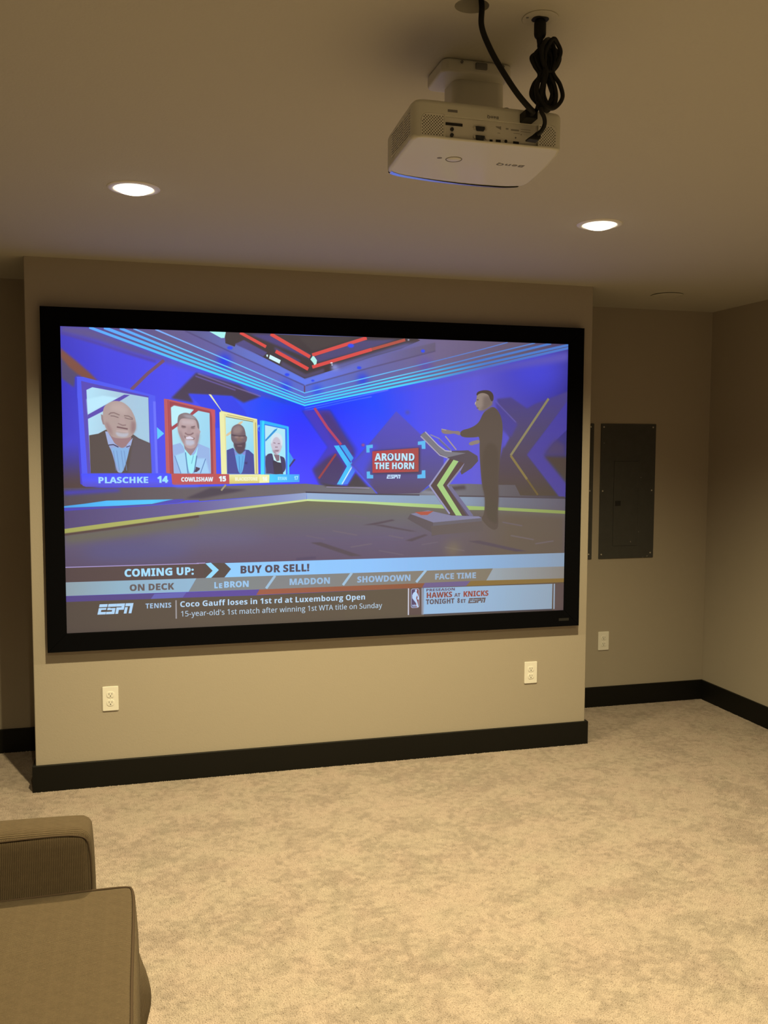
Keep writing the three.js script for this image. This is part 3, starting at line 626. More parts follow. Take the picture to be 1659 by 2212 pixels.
// ---------------------------------------------------------------- electrical panels
{
  const speck = dataTexture(256, (x, y) => { const u = x / 256, v = y / 256, k = 0.9 + 0.14 * nA(u * 30, v * 30, 30) + 0.1 * nB(u * 128, v * 128, 128); return [toS(0.046 * k), toS(0.047 * k), toS(0.046 * k)]; }, true);
  const grey = new THREE.MeshPhysicalMaterial({ map: speck, roughness: 0.5 });
  const chip = new THREE.MeshStandardMaterial({ color: lin(0.4, 0.38, 0.34), roughness: 0.7 });
  const t = thing('electrical_panel', 'dark grey electrical panel with small latched door on the recessed wall right of the screen', 'electrical panel', [2.402, 1.332, BACK]);
  const s = roundRect(0.374, 0.824, 0.003), d = new THREE.Path();
  const dx0 = -0.095, dx1 = 0.075, dy0 = -0.335, dy1 = 0.185;
  d.moveTo(dx0, dy0); d.lineTo(dx0, dy1); d.lineTo(dx1, dy1); d.lineTo(dx1, dy0); d.closePath(); s.holes.push(d);
  mesh('cover', boxUV(extrude(s, 0.006, 0.0015, 2)), grey, t);
  mesh('backing', span(dx0 - 0.01, dx1 + 0.01, dy0 - 0.01, dy1 + 0.01, 0.0002, 0.001), darkSlot, t);
  const door = mesh('door', boxUV(span(dx0 + 0.0014, dx1 - 0.0004, dy0 + 0.0009, dy1 - 0.0008, 0.001, 0.0061, 0.0006)), grey, t);
  const l = mesh('latch', span(-0.082, -0.046, -0.088, -0.058, 0.006, 0.0085, 0.001), darkSlot, door);
  l.userData.label = 'small black latch';
  for (const [x, y] of [[-0.168, 0.393], [0.166, 0.393], [-0.169, 0.004], [0.166, 0.006], [-0.169, -0.385], [0.167, -0.382]]) mesh('screw', new THREE.SphereGeometry(0.0052, 14, 6, 0, Math.PI * 2, 0, Math.PI / 2).rotateX(Math.PI / 2).scale(1, 1, 0.45).translate(x, y, 0.006), steelScrew, t);
  for (const [x, y, w, h] of [[-0.166, 0.295, 0.005, 0.004], [0.09, 0.085, 0.003, 0.006], [0.082, -0.25, 0.0025, 0.006], [0.028, -0.31, 0.003, 0.011], [0.145, -0.402, 0.008, 0.004], [0.115, -0.408, 0.004, 0.003]]) mesh('paint_chip', new THREE.CircleGeometry(0.5, 7).scale(w, h, 1).rotateZ(w * 90).translate(x, y, 0.00615), chip, t);
  const t2 = t.clone(); t2.name = numbered('electrical_panel'); t2.position.set(1.981, 1.332, BACK); scene.add(t2);
  t2.userData = { label: 'second grey electrical panel, mostly hidden behind the edge of the screen wall', category: 'electrical panel' };
}

// ---------------------------------------------------------------- carpet pile: tufts on the part of the floor near the view
{
  const tuft = new THREE.CylinderGeometry(0.0013, 0.0033, 0.0062, 5, 1, false).translate(0, 0.0031, 0), p = tuft.attributes.position;
  for (let i = 0; i < p.count; i++) { const y = p.getY(i); p.setX(i, p.getX(i) + y * 0.22); }
  const spots = [], step = 0.0047, r3 = mulberry(77);
  for (let z = BACK + 0.02; z < 3.5; z += step) for (let x = -2.1; x < RIGHT - 0.016; x += step) {
    const px = x + (r3() - 0.5) * step, pz = z + (r3() - 0.5) * step, a = r3(), b = r3(), c = r3();
    if (pz < BASE_T + 0.003 && px > BUMP_L - BASE_T - 0.003 && px < BUMP_R + BASE_T + 0.003) continue;
    if (px < -0.52 && px > -1.46 && pz > 1.86) continue;                                                    // under the sofa
    if (Math.abs(px + 0.4756 - (4.371 - pz) * 0.267) > 0.75 + (4.371 - pz) * 0.46) continue;                 // well beside the view
    spots.push([px, pz, a, b, c]);
  }
  const pileMat = new THREE.MeshPhysicalMaterial({ color: 0xffffff, roughness: 1, specularIntensity: 0.08, side: THREE.DoubleSide });
  const pile = new THREE.InstancedMesh(tuft, pileMat, spots.length), m = new THREE.Matrix4(), e = new THREE.Euler(), q = new THREE.Quaternion(), s = new THREE.Vector3(), v = new THREE.Vector3(), col = new THREE.Color();
  spots.forEach(([x, z, a, b, c], i) => {
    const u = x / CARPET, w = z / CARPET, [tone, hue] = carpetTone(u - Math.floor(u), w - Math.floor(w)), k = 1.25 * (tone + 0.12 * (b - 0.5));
    e.set((a - 0.5) * 0.5, a * 40, (b - 0.5) * 0.5); q.setFromEuler(e); s.set(0.85 + 0.4 * c, 0.33 + 0.22 * b, 0.85 + 0.4 * c); v.set(x, -0.0005, z);
    pile.setMatrixAt(i, m.compose(v, q, s));
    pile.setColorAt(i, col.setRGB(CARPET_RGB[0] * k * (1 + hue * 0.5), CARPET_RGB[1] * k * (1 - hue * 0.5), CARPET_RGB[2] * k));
  });
  pile.name = 'carpet_pile'; pile.userData.kind = 'stuff'; pile.userData.label = 'mottled beige carpet pile covering the floor'; pile.userData.category = 'carpet'; pile.castShadow = pile.receiveShadow = true; scene.add(pile);
}

// ---------------------------------------------------------------- projector, its mount, cables
const font = await new FontLoader().loadAsync('fonts/droid/droid_sans_bold.typeface.json');
function letters(text, height, width, depth) {
  const g = new TextGeometry(text, { font, size: 1, depth: 1, curveSegments: 5, bevelEnabled: false }); g.computeBoundingBox(); const b = g.boundingBox;
  return g.translate(-(b.min.x + b.max.x) / 2, -(b.min.y + b.max.y) / 2, 0).scale(width / (b.max.x - b.min.x), height / (b.max.y - b.min.y), depth);
}
{
  // outline of the case in plan, measured clockwise from its rear left corner; the front is gently bowed
  const O = [0.19, 0, 2.51];                               // base of the group (the case hangs from y = 2.273 down to 2.2)
  const t = thing('projector', 'white home theatre projector hung upside down from the ceiling, rear ports towards the room', 'projector', [O[0], 2.2, O[2]]);
  const knots = [[0.060, 2.655], [0.12, 2.655], [0.2, 2.655], [0.28, 2.655], [0.330, 2.655], [0.3475, 2.6495], [0.357, 2.628], [0.366, 2.58], [0.3745, 2.525], [0.3815, 2.46], [0.383, 2.415], [0.374, 2.383], [0.350, 2.368], [0.31, 2.363], [0.25, 2.362], [0.188, 2.367], [0.12, 2.379], [0.078, 2.391], [0.058, 2.405], [0.049, 2.43], [0.046, 2.48], [0.043, 2.54], [0.041, 2.6], [0.040, 2.632], [0.045, 2.649]];
  const curve = new THREE.CatmullRomCurve3(knots.map(([x, z]) => new THREE.Vector3(x - O[0], 0, z - O[2])), true, 'centripetal');
  const N = 220, ring = curve.getSpacedPoints(N).slice(0, N), nor = ring.map((_, i) => { const a = ring[(i + N - 1) % N], b = ring[(i + 1) % N], d = b.clone().sub(a).normalize(); return new THREE.Vector3(-d.z, 0, d.x).multiplyScalar(-1); });
  if (nor[N >> 1].dot(ring[N >> 1]) < 0) nor.forEach((n) => n.negate());
  const front = nor.map((n) => { const k = Math.max(0, Math.min(1, (-n.z - 0.2) / 0.7)); return k * k * (3 - 2 * k); }), rear = nor.map((n) => { const k = Math.max(0, Math.min(1, (n.z - 0.5) / 0.45)); return k * k * (3 - 2 * k); });
  const roll = ring.map((q) => { const k = Math.max(0, Math.min(1, (-q.z - 0.088) / 0.06)); return k * k * (3 - 2 * k); });
  const rows = [], HT = 0.073, arc = 12;
  const bot = (i) => [0.008 - 0.0045 * rear[i], 0.008 + 0.004 * front[i] - 0.0045 * rear[i], 0.026 * roll[i]];
  for (let k = 0; k <= arc; k++) { const a = (k / arc) * Math.PI / 2; rows.push((i) => [bot(i)[0] * (1 - Math.sin(a)), bot(i)[1] * (1 - Math.cos(a)), bot(i)[2] * (1 - Math.sin(a))]); }
  for (let k = 0; k <= 6; k++) { const a = (k / 6) * Math.PI / 2; rows.push(() => [0.008 * (1 - Math.cos(a)), HT - 0.01 + 0.01 * Math.sin(a)]); }
  const pos = [], idx = [];
  for (const row of rows) for (let i = 0; i < N; i++) { const [inset, y, back = 0] = row(i); pos.push(ring[i].x - nor[i].x * inset, y, ring[i].z - nor[i].z * inset + back); }
  for (let r = 0; r < rows.length - 1; r++) for (let i = 0; i < N; i++) { const a = r * N + i, b = r * N + (i + 1) % N; idx.push(a, a + N, b, b, a + N, b + N); }
  const last = (rows.length - 1) * N, nb = pos.length / 3;
  for (const r of [0, last]) for (let i = 0; i < N; i++) pos.push(...pos.slice((r + i) * 3, (r + i) * 3 + 3));
  const cb = pos.length / 3; pos.push(0.02, 0, 0.0, 0.02, HT, 0.0);
  for (let i = 0; i < N; i++) { const j = (i + 1) % N; idx.push(cb, nb + i, nb + j, cb + 1, nb + N + j, nb + N + i); }
  let shell = new THREE.BufferGeometry(); shell.setAttribute('position', new THREE.Float32BufferAttribute(pos, 3)); shell.setIndex(idx);
  shell.computeVertexNormals();
  { // outside out
    const p = shell.attributes.position, n = shell.attributes.normal; if (p.getX(5 * N) * n.getX(5 * N) + p.getZ(5 * N) * n.getZ(5 * N) < 0) { for (let i = 0; i < idx.length; i += 3) [idx[i + 1], idx[i + 2]] = [idx[i + 2], idx[i + 1]]; shell.setIndex(idx); shell.computeVertexNormals(); }
  }
  shell.setAttribute('uv', new THREE.Float32BufferAttribute(new Float32Array((pos.length / 3) * 2), 2));
  // made-up silver strip on the lower front edge, tilted to mirror the blue picture
  {
    const q = [], ix = []; let n = 0;
    for (let i = 0; i < N; i++) {
      if (nor[i].z > -0.45) continue;
      const k = (ring[i].x + 0.15) / 0.34, wide = 0.024 - 0.012 * Math.max(0, Math.min(1, k)), o = ring[i];
      const prof = [[o.x, -0.0008, o.z + wide + 0.001, 1], [o.x - nor[i].x * 0.0025, 0.0012, o.z - nor[i].z * 0.0025, 1], [o.x + nor[i].x * 0.0006, 0.0034, o.z + nor[i].z * 0.0006, 1], [o.x + nor[i].x * 0.0008, 0.02, o.z + nor[i].z * 0.0008, 1]];
      for (const [x, y, z] of prof) q.push(x, y, z);
      if (n) for (let r = 0; r < 3; r++) { const a = (n - 1) * 4 + r, b = n * 4 + r; ix.push(a, a + 1, b, b, a + 1, b + 1); }
      n++;
    }
    const g = new THREE.BufferGeometry(); g.setAttribute('position', new THREE.Float32BufferAttribute(q, 3)); g.setIndex(ix); g.computeVertexNormals();
    mesh('added_front_strip', toCreasedNormals(g, 0.2), new THREE.MeshPhysicalMaterial({ color: lin(0.75, 0.75, 0.78), metalness: 0.85, roughness: 0.16, side: THREE.DoubleSide }), t).userData.label = 'glossy silver strip added along the front edge to mirror the screen';
  }
  // cut the port recess, the two rear vents and the side vent out of it
  const ev = new Evaluator(); ev.useGroups = false; ev.attributes = ['position', 'normal', 'uv'];
  const zr = 2.655 - O[2], X = (x) => x - O[0], Y = (y) => y - 2.2;
  let body = new Brush(shell); body.updateMatrixWorld();
  const cut = (g) => { const b = new Brush(g); b.updateMatrixWorld(); body = ev.evaluate(body, b, SUBTRACTION); };
  cut(span(X(0.1035), X(0.2985), Y(2.2035), Y(2.2445), zr - 0.006, zr + 0.02));
  const grille = (w, h, r1, r2) => { const s = new THREE.Shape(); s.moveTo(0, 0); s.lineTo(w, 0); s.lineTo(w, h - r2); s.quadraticCurveTo(w, h, w - r2, h); s.lineTo(r1, h); s.quadraticCurveTo(0, h, 0, h - r1); s.closePath(); return s; };
  const gw1 = 0.0465, gh = 0.0425, gx1 = X(0.0545), gx2 = X(0.3005), gw2 = 0.0395, gy = Y(2.2045);
  cut(extrude(grille(gw1, gh, 0.016, 0.002), 0.03).translate(gx1, gy, zr - 0.01));
  cut(extrude(grille(gw2, gh, 0.002, 0.016), 0.03).translate(gx2, gy, zr - 0.01));
  cut(span(X(0.03), X(0.052), Y(2.2125), Y(2.2605), 2.475 - O[2], 2.63 - O[2]));
  const housing = mesh('housing', body.geometry, projectorWhite, t);
  // rear vents: perforated plates before dark ducts
  const perforated = (w, h, r1, r2) => {
    const s = grille(w, h, r1, r2), pitch = 0.0058, hr = 0.00125;
    for (let j = 0; j * pitch / 2 < h - 0.003; j++) for (let i = 0; i * pitch < w; i++) {
      const x = 0.0028 + i * pitch + (j % 2) * pitch / 2, y = 0.0026 + j * pitch / 2; if (x > w - 0.0022 || y > h - 0.0022) continue;
      const far = (cx, cy, r) => (x - cx) ** 2 + (y - cy) ** 2 > (r - 0.0022) ** 2;
      if ((x < r1 && y > h - r1 && far(r1, h - r1, r1)) || (x > w - r2 && y > h - r2 && far(w - r2, h - r2, r2))) continue;
      const p = new THREE.Path(); p.absarc(x, y, hr, 0, Math.PI * 2, true); s.holes.push(p);
    }
    return new THREE.ExtrudeGeometry(s, { depth: 0.0012, bevelEnabled: false, curveSegments: 4 });
  };
  for (const [x, w, a, b] of [[gx1, gw1, 0.016, 0.002], [gx2, gw2, 0.002, 0.016]]) {
    const g = mesh('vent_grille', perforated(w - 0.0004, gh - 0.0004, a, b).translate(x + 0.0002, gy + 0.0002, zr - 0.0018), matteWhite, t);
    mesh('duct', extrude(grille(w - 0.001, gh - 0.001, a, b), 0.001).translate(x + 0.0005, gy + 0.0005, zr - 0.0095), darkSlot, g);
  }
  { // side vent: slanted slats
    const v = mesh('side_vent', span(X(0.0505), X(0.0515), Y(2.213), Y(2.262), 2.476 - O[2], 2.629 - O[2]), darkSlot, t);
    for (let i = 0; i < 10; i++) mesh('slat', box(0.005, 0.0025, 0.15).rotateZ(0.35).translate(X(0.0455), Y(2.215 + i * 0.005), 2.5525 - O[2]), matteWhite, v);
    for (const z of [2.505, 2.538, 2.571, 2.604]) mesh('slat', span(X(0.043), X(0.047), Y(2.213), Y(2.262), z - O[2] - 0.001, z - O[2] + 0.001), matteWhite, v);
  }
  // port panel with its sockets
  const pc = document.createElement('canvas'); pc.width = 1024; pc.height = 216;
  { const c = pc.getContext('2d'); c.fillStyle = '#cfccc2'; c.fillRect(0, 0, 1024, 216); c.fillStyle = '#8d8a82'; // socket captions, printed upside down and too small to read
    c.fillRect(560, 44, 60, 8); c.beginPath(); c.moveTo(560, 54); c.lineTo(620, 40); c.lineTo(620, 78); c.closePath(); c.fill(); c.fillRect(672, 52, 30, 16); c.fillRect(730, 58, 90, 16); c.fillRect(840, 48, 110, 5); c.fillRect(840, 72, 110, 5); c.fillRect(580, 110, 30, 6); c.fillRect(760, 96, 70, 5); c.fillRect(840, 100, 12, 12); c.fillRect(640, 182, 20, 4); }
  const pt = new THREE.CanvasTexture(pc); pt.colorSpace = THREE.SRGBColorSpace;
  const panelMat = new THREE.MeshStandardMaterial({ map: pt, roughness: 0.6 });
  const pw = 0.1945, ph = 0.0405, px = X(0.201), py = Y(2.224), pz = zr - 0.0056;
  const panel = mesh('port_panel', new THREE.PlaneGeometry(pw, ph).translate(px, py, pz), panelMat, t); panel.userData.label = 'pale grey recessed panel of sockets';
  const at = (g, x, y, d = 0) => g.translate(X(x), Y(y), pz + d);
  const darkBlue = new THREE.MeshStandardMaterial({ color: lin(0.012, 0.014, 0.02), roughness: 0.5 });
  for (const y of [2.2275, 2.2102]) {
    const s = new THREE.Shape(); s.moveTo(-0.0085, 0.0043); s.lineTo(0.0085, 0.0043); s.quadraticCurveTo(0.0102, 0.004, 0.0092, 0.001); s.lineTo(0.0078, -0.0035); s.quadraticCurveTo(0.0072, -0.0045, 0.006, -0.0045); s.lineTo(-0.006, -0.0045); s.quadraticCurveTo(-0.0072, -0.0045, -0.0078, -0.0035); s.lineTo(-0.0092, 0.001); s.quadraticCurveTo(-0.0102, 0.004, -0.0085, 0.0043);
    const m = mesh('video_port', at(extrude(s, 0.003, 0.0006, 2), 0.177, y), darkBlue, panel);
    for (const k of [-1, 1]) mesh('screw_post', at(new THREE.CylinderGeometry(0.0024, 0.0024, 0.004, 6).rotateX(Math.PI / 2), 0.177 + k * 0.0122, y, 0.002), steelScrew, panel);
  }
  mesh('slot_opening', at(box(0.036, 0.0052, 0.001), 0.1225, 2.2312, 0.0004), darkSlot, panel);
  for (const y of [2.2212, 2.2103]) mesh('round_port', at(new THREE.CylinderGeometry(0.0034, 0.0036, 0.003, 20).rotateX(Math.PI / 2), 0.1185, y, 0.0015), darkBlue, panel);
  mesh('usb_port', at(box(0.0058, 0.004, 0.001), 0.2005, 2.2072, 0.0004), darkSlot, panel); mesh('usb_port', at(box(0.0102, 0.0048, 0.001), 0.2155, 2.2078, 0.0004), darkSlot, panel);
  mesh('audio_port', at(new THREE.CylinderGeometry(0.003, 0.003, 0.001, 20).rotateX(Math.PI / 2), 0.2318, 2.2088, 0.0005), darkSlot, panel);
  mesh('digital_port', at(box(0.0122, 0.0052, 0.001), 0.2533, 2.2074, 0.0004), darkSlot, panel);
  mesh('port_screw', at(new THREE.CylinderGeometry(0.0016, 0.0016, 0.001, 12).rotateX(Math.PI / 2), 0.2525, 2.2172, 0.0004), greyPrint, panel);
  // small fittings on the rear lip
  mesh('lock_slot', span(X(0.0945), X(0.0962), Y(2.252), Y(2.2595), zr - 0.001, zr + 0.0003), darkSlot, t);
  mesh('security_bar', span(X(0.108), X(0.128), Y(2.2518), Y(2.2565), zr - 0.001, zr + 0.0004), greyPrint, t);
  mesh('foot', new THREE.CylinderGeometry(0.006, 0.0075, 0.008, 20).translate(X(0.239), HT + 0.002, 2.63 - O[2]), greyPrint, t);
  mesh('foot', new THREE.CylinderGeometry(0.006, 0.0075, 0.008, 20).translate(X(0.09), HT + 0.002, 2.62 - O[2]), greyPrint, t);
  mesh('foot', new THREE.CylinderGeometry(0.006, 0.0075, 0.008, 20).translate(X(0.12), HT + 0.002, 2.42 - O[2]), greyPrint, t);
  // maker's marks, upside down like the case: one on the rear lip, one on the face below
  mesh('maker_mark', letters('BenQ', 0.0065, 0.024, 0.0004).rotateZ(Math.PI).translate(X(0.2015), Y(2.2505), zr), greyPrint, t);
  mesh('maker_mark', letters('BenQ', 0.017, 0.062, 0.0004).rotateX(-Math.PI / 2).rotateZ(Math.PI).translate(X(0.2885), 0, 2.5375 - O[2]), greyPrint, t);
  // joystick button set in a dark groove, infrared window
  mesh('button_groove', new THREE.TorusGeometry(0.0165, 0.0011, 10, 48).rotateX(Math.PI / 2).translate(X(0.161), 0.0002, 2.541 - O[2]), greyPrint, t);
  mesh('button', new THREE.SphereGeometry(0.0155, 32, 10).scale(1, 0.14, 1).translate(X(0.161), 0.0004, 2.541 - O[2]), projectorWhite, t);
  mesh('infrared_window', new THREE.SphereGeometry(0.0058, 20, 8).scale(1, 0.12, 1).translate(X(0.1295), 0.0002, 2.542 - O[2]), greyPrint, t);
  // lens at the front
  const lens = mesh('lens_barrel', new THREE.CylinderGeometry(0.026, 0.029, 0.03, 40, 1, true).rotateX(Math.PI / 2).translate(X(0.27), 0.045, 2.356 - O[2]), blackRubber, t);
  mesh('lens_glass', new THREE.SphereGeometry(0.026, 32, 12).scale(1, 1, 0.3).translate(X(0.27), 0.045, 2.347 - O[2]), new THREE.MeshPhysicalMaterial({ color: lin(0.01, 0.01, 0.02), roughness: 0.05, clearcoat: 1 }), lens);
}
{
  const t = thing('projector_mount', 'white ceiling bracket that carries the projector', 'bracket', [0.25, H, 2.37]);
  const P = (g) => g;
  const plate = roundRect(0.162, 0.125, 0.018);
  mesh('ceiling_plate', P(extrude(plate, 0.028, 0.006, 4).rotateX(Math.PI / 2).translate(-0.006, 0, 0.028)), matteWhite, t);
  mesh('column', P(extrude(roundRect(0.122, 0.086, 0.022), 0.1405, 0.001, 1, 12).rotateX(Math.PI / 2).translate(0.013, -0.026, 0.010)), matteWhite, t);
  mesh('release_catch', box(0.027, 0.014, 0.006, 0.0, -0.0125, 0.092, 0.0025), greyPrint, t).userData.label = 'grey release catch';
  for (const x of [-0.045, 0.05]) mesh('screw', new THREE.CylinderGeometry(0.003, 0.003, 0.003, 14).rotateX(Math.PI / 2).translate(x, -0.008, 0.0925), greyPrint, t);
}
// thick signal cable from the ceiling hole to the back of the projector
{
  const t = thing('signal_cable', 'thick black cable running from the round ceiling hole down to the projector', 'cable', [0.163, H, 2.69]);
  const B = (p) => p.map(([x, y, z]) => [x - 0.163, y - H, z - 2.69]);
  mesh('cable', tube(B([[0.150, 2.53, 2.688], [0.158, 2.48, 2.688], [0.1625, 2.44, 2.69], [0.162, 2.402, 2.692], [0.18, 2.36, 2.694], [0.209, 2.316, 2.696], [0.238, 2.281, 2.696], [0.262, 2.26, 2.694], [0.2705, 2.2555, 2.69], [0.2705, 2.2535, 2.682]]), 0.0056, 90, 14), blackRubber, t);
  mesh('connector', box(0.026, 0.0175, 0.032, 0.2715 - 0.163, 2.2535 - H, 2.668 - 2.69, 0.002), blackRubber, t).userData.label = 'square black plug at the end of the cable';
}
// power outlet in the ceiling
{
  const t = thing('ceiling_outlet', 'white power outlet in the ceiling with a black plug in it', 'outlet', [0.29, H, 2.675]);
  mesh('cover_plate', extrude(roundRect(0.07, 0.07, 0.034), 0.0022, 0.001, 3).rotateX(Math.PI / 2), ceilingPaint, t);
  mesh('receptacle', extrude(roundRect(0.033, 0.027, 0.011), 0.0012).rotateX(Math.PI / 2).translate(0, -0.0018, 0), darkSlot, t);
  mesh('screw', new THREE.SphereGeometry(0.003, 12, 6).scale(1, 0.35, 1).translate(-0.027, -0.0024, 0), greyPrint, t);
}
// power cord: hangs from the ceiling outlet as a tied coil, then loops into the projector
{
  const o = [0.29, H, 2.675], t = thing('power_cord', 'coiled black power cord tied in a bundle, hanging from the ceiling beside the projector', 'cord', o);
  const B = (p) => p.map(([x, y, z]) => [x - o[0], y - o[1], z - o[2]]);
  mesh('plug', mergeGeometries([new THREE.CapsuleGeometry(0.0118, 0.018, 6, 18).translate(0, 2.4195 - o[1], 0), new THREE.CylinderGeometry(0.0075, 0.005, 0.016, 14).translate(0, 2.397 - o[1], 0)]), blackRubber, t);
  const pts = [[0.29, 2.40, 2.675], [0.288, 2.387, 2.676]];
  const loops = 8, r2 = mulberry(5);
  for (let k = 0; k < loops; k++) {
    const top = 2.405 - 0.012 * r2() - (k % 3) * 0.008, low = 2.262 + 0.016 * r2(), wT = 0.006 + 0.02 * r2(), wB = 0.005 + 0.022 * r2(), dz = (r2() - 0.5) * 0.022, xo = 0.302 + (r2() - 0.5) * 0.008;
    const mid = 2.334;
    // down the left side, up the right side
    const L = [[-0.6 * wT, top - 0.006], [-wT, (top * 2 + mid) / 3], [-wT * 0.8, (top + mid * 2) / 3], [-0.0075, mid], [-wB * 0.85, (mid * 2 + low) / 3], [-wB, (mid + low * 2) / 3], [-wB * 0.55, low + 0.006], [0, low], [wB * 0.6, low + 0.006], [wB, (mid + low * 2) / 3], [wB * 0.8, (mid * 2 + low) / 3], [0.0075, mid], [wT * 0.8, (top + mid * 2) / 3], [wT * 1.05, (top * 2 + mid) / 3], [wT * 0.7, top - 0.005], [0.004, top + 0.002]];
    L.forEach(([x, y], i) => pts.push([xo + x + (r2() - 0.5) * 0.003, y, 2.68 + dz * Math.cos((i / L.length) * 6.28) + (k - 3.5) * 0.003 + (r2() - 0.5) * 0.003]));
  }
  pts.push([0.296, 2.372, 2.69], [0.294, 2.334, 2.692], [0.286, 2.29, 2.69], [0.281, 2.266, 2.69], [0.276, 2.257, 2.694]);
  mesh('cord_bundle', tube(B(pts), 0.0042, 980, 8), blackRubber, t);
  mesh('cord_end', tube(B([[0.279, 2.2575, 2.7065], [0.282, 2.249, 2.707], [0.288, 2.241, 2.705], [0.2915, 2.231, 2.7], [0.289, 2.221, 2.693], [0.284, 2.216, 2.684]]), 0.0042, 40, 10), blackRubber, t);
  mesh('tie', new THREE.TorusGeometry(0.0125, 0.0022, 8, 24).scale(1, 1, 1.4).rotateX(Math.PI / 2).translate(0.302 - o[0], 2.334 - o[1], 0.006), blackRubber, t);
  const s = new THREE.Shape(); s.moveTo(-0.013, -0.0065); s.lineTo(0.008, -0.0075); s.lineTo(0.0125, -0.001); s.lineTo(0.0125, 0.009); s.lineTo(0.004, 0.0095); s.lineTo(-0.003, 0.003); s.lineTo(-0.013, -0.0035); s.closePath();
  mesh('socket_plug', extrude(s, 0.02, 0.002, 2).translate(0.2805 - o[0], 2.2132 - o[1], 2.662 - o[2]), blackRubber, t).userData.label = 'angled black plug in the power inlet';
}

// ---------------------------------------------------------------- sofa in the lower left corner
{
  // ribbed upholstery: one tile holds 12 ribs; ribs run along v
  const rib = (col) => dataTexture(512, (x, y) => {
    const u = x / 512, v = y / 512, wob = 0.16 * (nA(u * 6, v * 30, 30) - 0.5), s = Math.abs(Math.sin((u * 12 + wob) * Math.PI));
    const slub = nB(u * 48, v * 200, 9600) - 0.5, blot = nC(u * 6, v * 6, 6) - 0.5, h = Math.pow(s, 0.7);
    if (!col) return [h * 210 + slub * 40 + 20, 0, 0].map((q, i, a) => a[0]);
    const k = 0.72 + 0.42 * h + 0.26 * slub + 0.14 * blot; return [toS(0.079 * k), toS(0.0575 * k), toS(0.0355 * k)];
  }, col);
  const ribMap = rib(true), ribBump = rib(false); for (const q of [ribMap, ribBump]) q.repeat.set(1 / 0.053, 1 / 0.053);
  const cloth = new THREE.MeshPhysicalMaterial({ map: ribMap, bumpMap: ribBump, bumpScale: 0.0018, roughness: 1, specularIntensity: 0.15, sheen: 0.3, sheenColor: lin(0.5, 0.42, 0.3), sheenRoughness: 0.6 });
  const welt = new THREE.MeshPhysicalMaterial({ color: lin(0.05, 0.034, 0.022), roughness: 0.95, specularIntensity: 0.2 });
  const wood = new THREE.MeshPhysicalMaterial({ color: lin(0.02, 0.013, 0.009), roughness: 0.5 });
  // uv: u across the ribs. Tops and seats: ribs run along x, so u = z; upright faces: ribs upright, so u = x or z
  const ribUV = (geo) => {
    const g = geo.index ? geo.toNonIndexed() : geo, p = g.attributes.position, n = g.attributes.normal, uv = new Float32Array(p.count * 2);
    for (let i = 0; i < p.count; i += 3) {
      let a = 0, b = 0, c = 0; for (let k = 0; k < 3; k++) { a += Math.abs(n.getX(i + k)); b += Math.abs(n.getY(i + k)); c += Math.abs(n.getZ(i + k)); }
      for (let k = i; k < i + 3; k++) { const x = p.getX(k), y = p.getY(k), z = p.getZ(k); const [u, v] = b >= a && b >= c ? [z, x] : a >= c ? [z, y] : [x, y]; uv[k * 2] = u; uv[k * 2 + 1] = v; }
    }
    g.setAttribute('uv', new THREE.BufferAttribute(uv, 2)); return g;
  };
  // a padded block: rounded box with many segments, faces puffed outwards
  const pad = (x0, x1, y0, y1, z0, z1, r, puff, seed, wrinkle = 0) => {
    const w = x1 - x0, h = y1 - y0, d = z1 - z0, g = new RoundedBoxGeometry(w, h, d, 14, r), p = g.attributes.position, n = g.attributes.normal, q = tileNoise(seed);
    // RoundedBoxGeometry keeps its flat faces undivided in the middle, so they are re-divided by a finer box
    const f = new THREE.BoxGeometry(w, h, d, Math.ceil(w / 0.02), Math.ceil(h / 0.02), Math.ceil(d / 0.02)), fp = f.attributes.position, v = new THREE.Vector3(), c = new THREE.Vector3();
    for (let i = 0; i < fp.count; i++) {
      v.fromBufferAttribute(fp, i); c.set(Math.max(-w / 2 + r, Math.min(w / 2 - r, v.x)), Math.max(-h / 2 + r, Math.min(h / 2 - r, v.y)), Math.max(-d / 2 + r, Math.min(d / 2 - r, v.z)));
      const o = v.clone().sub(c), l = o.length(); if (l > 0) { o.multiplyScalar(r / l); v.copy(c).add(o); }
      const e = (t, s) => Math.pow(Math.max(0, 1 - (2 * t / s) ** 2), 0.6);
      v.x += puff[0] * Math.sign(v.x) * e(v.y, h) * e(v.z, d) * (Math.abs(v.x) > w / 2 - r * 1.01 ? 1 : 0);
      v.y += puff[1] * Math.sign(v.y) * e(v.x, w) * e(v.z, d) * (Math.abs(v.y) > h / 2 - r * 1.01 ? 1 : 0);
      v.z += puff[2] * Math.sign(v.z) * e(v.x, w) * e(v.y, h) * (Math.abs(v.z) > d / 2 - r * 1.01 ? 1 : 0);
      if (wrinkle) { const k = (q((v.x + 3) * 9, (v.z + 3) * 9 + v.y * 14, 4096) - 0.5) * wrinkle; v.addScaledVector(o.lengthSq() ? o.normalize() : new THREE.Vector3(0, 1, 0), k); }
      fp.setXYZ(i, v.x, v.y, v.z);
    }
    const m = mergeVertices((f.deleteAttribute('uv'), f.deleteAttribute('normal'), f), 1e-4); m.computeVertexNormals();
    return m.translate((x0 + x1) / 2, (y0 + y1) / 2, (z0 + z1) / 2);
  };
  const O = [-0.95, 0, 2.75], T = (g) => ribUV(g).translate(-O[0], 0, -O[2]);
  const t = thing('sofa', 'beige ribbed fabric sofa whose arm and seat cushion fill the lower left corner', 'sofa', O);
  const XF = -0.5, XB = -1.45, Z0 = 1.835, ZA = 1.965, Z1 = 3.72, ZB = 3.83;
  const xm = -0.66;
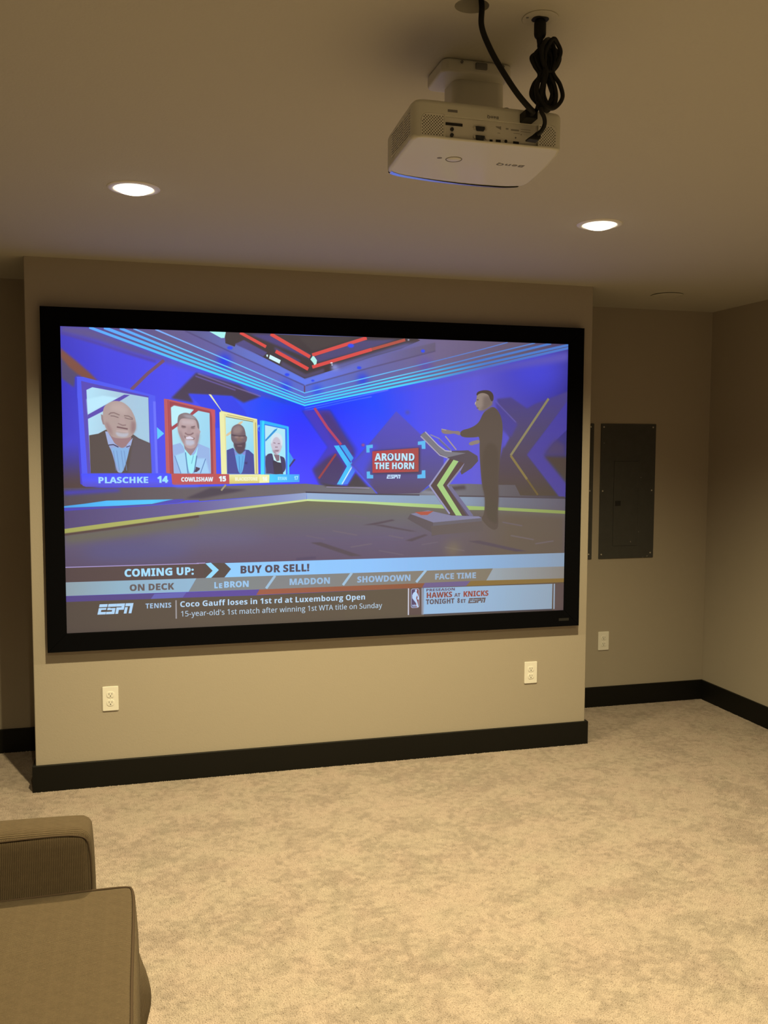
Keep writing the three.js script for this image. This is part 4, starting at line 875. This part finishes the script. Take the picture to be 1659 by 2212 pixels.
  mesh('arm', T(pad(XB, -0.622, 0.06, 0.603, Z0, ZA, 0.024, [0.012, 0.014, 0.002], 3)), cloth, t);
  mesh('arm', T(pad(XB, -0.622, 0.06, 0.603, Z1, ZB, 0.024, [0.012, 0.012, 0.004], 4)), cloth, t);
  const base = pad(XB, XF - 0.006, 0.06, 0.295, ZA + 0.012, Z1 - 0.012, 0.02, [0.006, 0, 0], 5, 0.004);
  { const p = base.attributes.position; for (let i = 0; i < p.count; i++) if (p.getX(i) > XF - 0.04) p.setX(i, p.getX(i) + 0.032 * Math.exp(-(((p.getZ(i) - 2.035) / 0.06) ** 2)) * Math.max(0, Math.sin(((p.getY(i) - 0.06) / 0.235) * Math.PI))); base.computeVertexNormals(); }
  mesh('base', T(base), cloth, t);
  mesh('back', T(pad(XB, XB + 0.22, 0.06, 0.82, ZA - 0.002, Z1 + 0.002, 0.06, [0.02, 0.01, 0], 6)), cloth, t);
  const half = (ZA + Z1) / 2;
  for (const [a, b, s] of [[ZA + 0.004, half - 0.003, 7], [half + 0.003, Z1 - 0.004, 8]]) {
    const cu = mesh('seat_cushion', T(pad(XB + 0.2, XF - 0.012, 0.298, 0.449, a, b, 0.014, [0.016, 0.010, 0], s, 0.002)), cloth, t);
    const px = XF - 0.012 - 0.004, pz0 = a + 0.004, pz1 = b - 0.004, r = 0.022, y = 0.4465;
    const loop = [[XB + 0.22, y, pz0], [-0.9, y, pz0], [px - r, y, pz0], [px - r * 0.25, y, pz0 + r * 0.25], [px, y, pz0 + r], [px + 0.003, y, (pz0 + pz1) / 2], [px, y, pz1 - r], [px - r * 0.25, y, pz1 - r * 0.25], [px - r, y, pz1], [-0.9, y, pz1], [XB + 0.22, y, pz1]];
    mesh('piping', tube(loop.map(([x, yy, z]) => [x - O[0], yy, z - O[2]]), 0.0034, 160, 8), welt, cu);
  }
  for (const z of [Z0, Z1]) { // welt round the inner face of each arm, and the seam of its top panel
    const zi = z === Z0 ? ZA - 0.003 : Z1 + 0.003;
    mesh('arm_piping', tube([[XB + 0.21, 0.597, zi], [-0.9, 0.597, zi], [-0.655, 0.594, zi], [-0.63, 0.583, zi], [-0.6215, 0.55, zi], [-0.6175, 0.4, zi], [-0.6235, 0.1, zi]].map(([x, y, q]) => [x - O[0], y, q - O[2]]), 0.0022, 120, 8), welt, t);
  }
  for (const [x, z] of [[-0.56, 2.05], [-0.56, 3.64], [XB + 0.06, 1.91], [XB + 0.06, 3.77]]) mesh('foot', new THREE.CylinderGeometry(0.022, 0.017, 0.062, 20).translate(x - O[0], 0.031, z - O[2]), wood, t);
}

renderer.render(scene, camera);
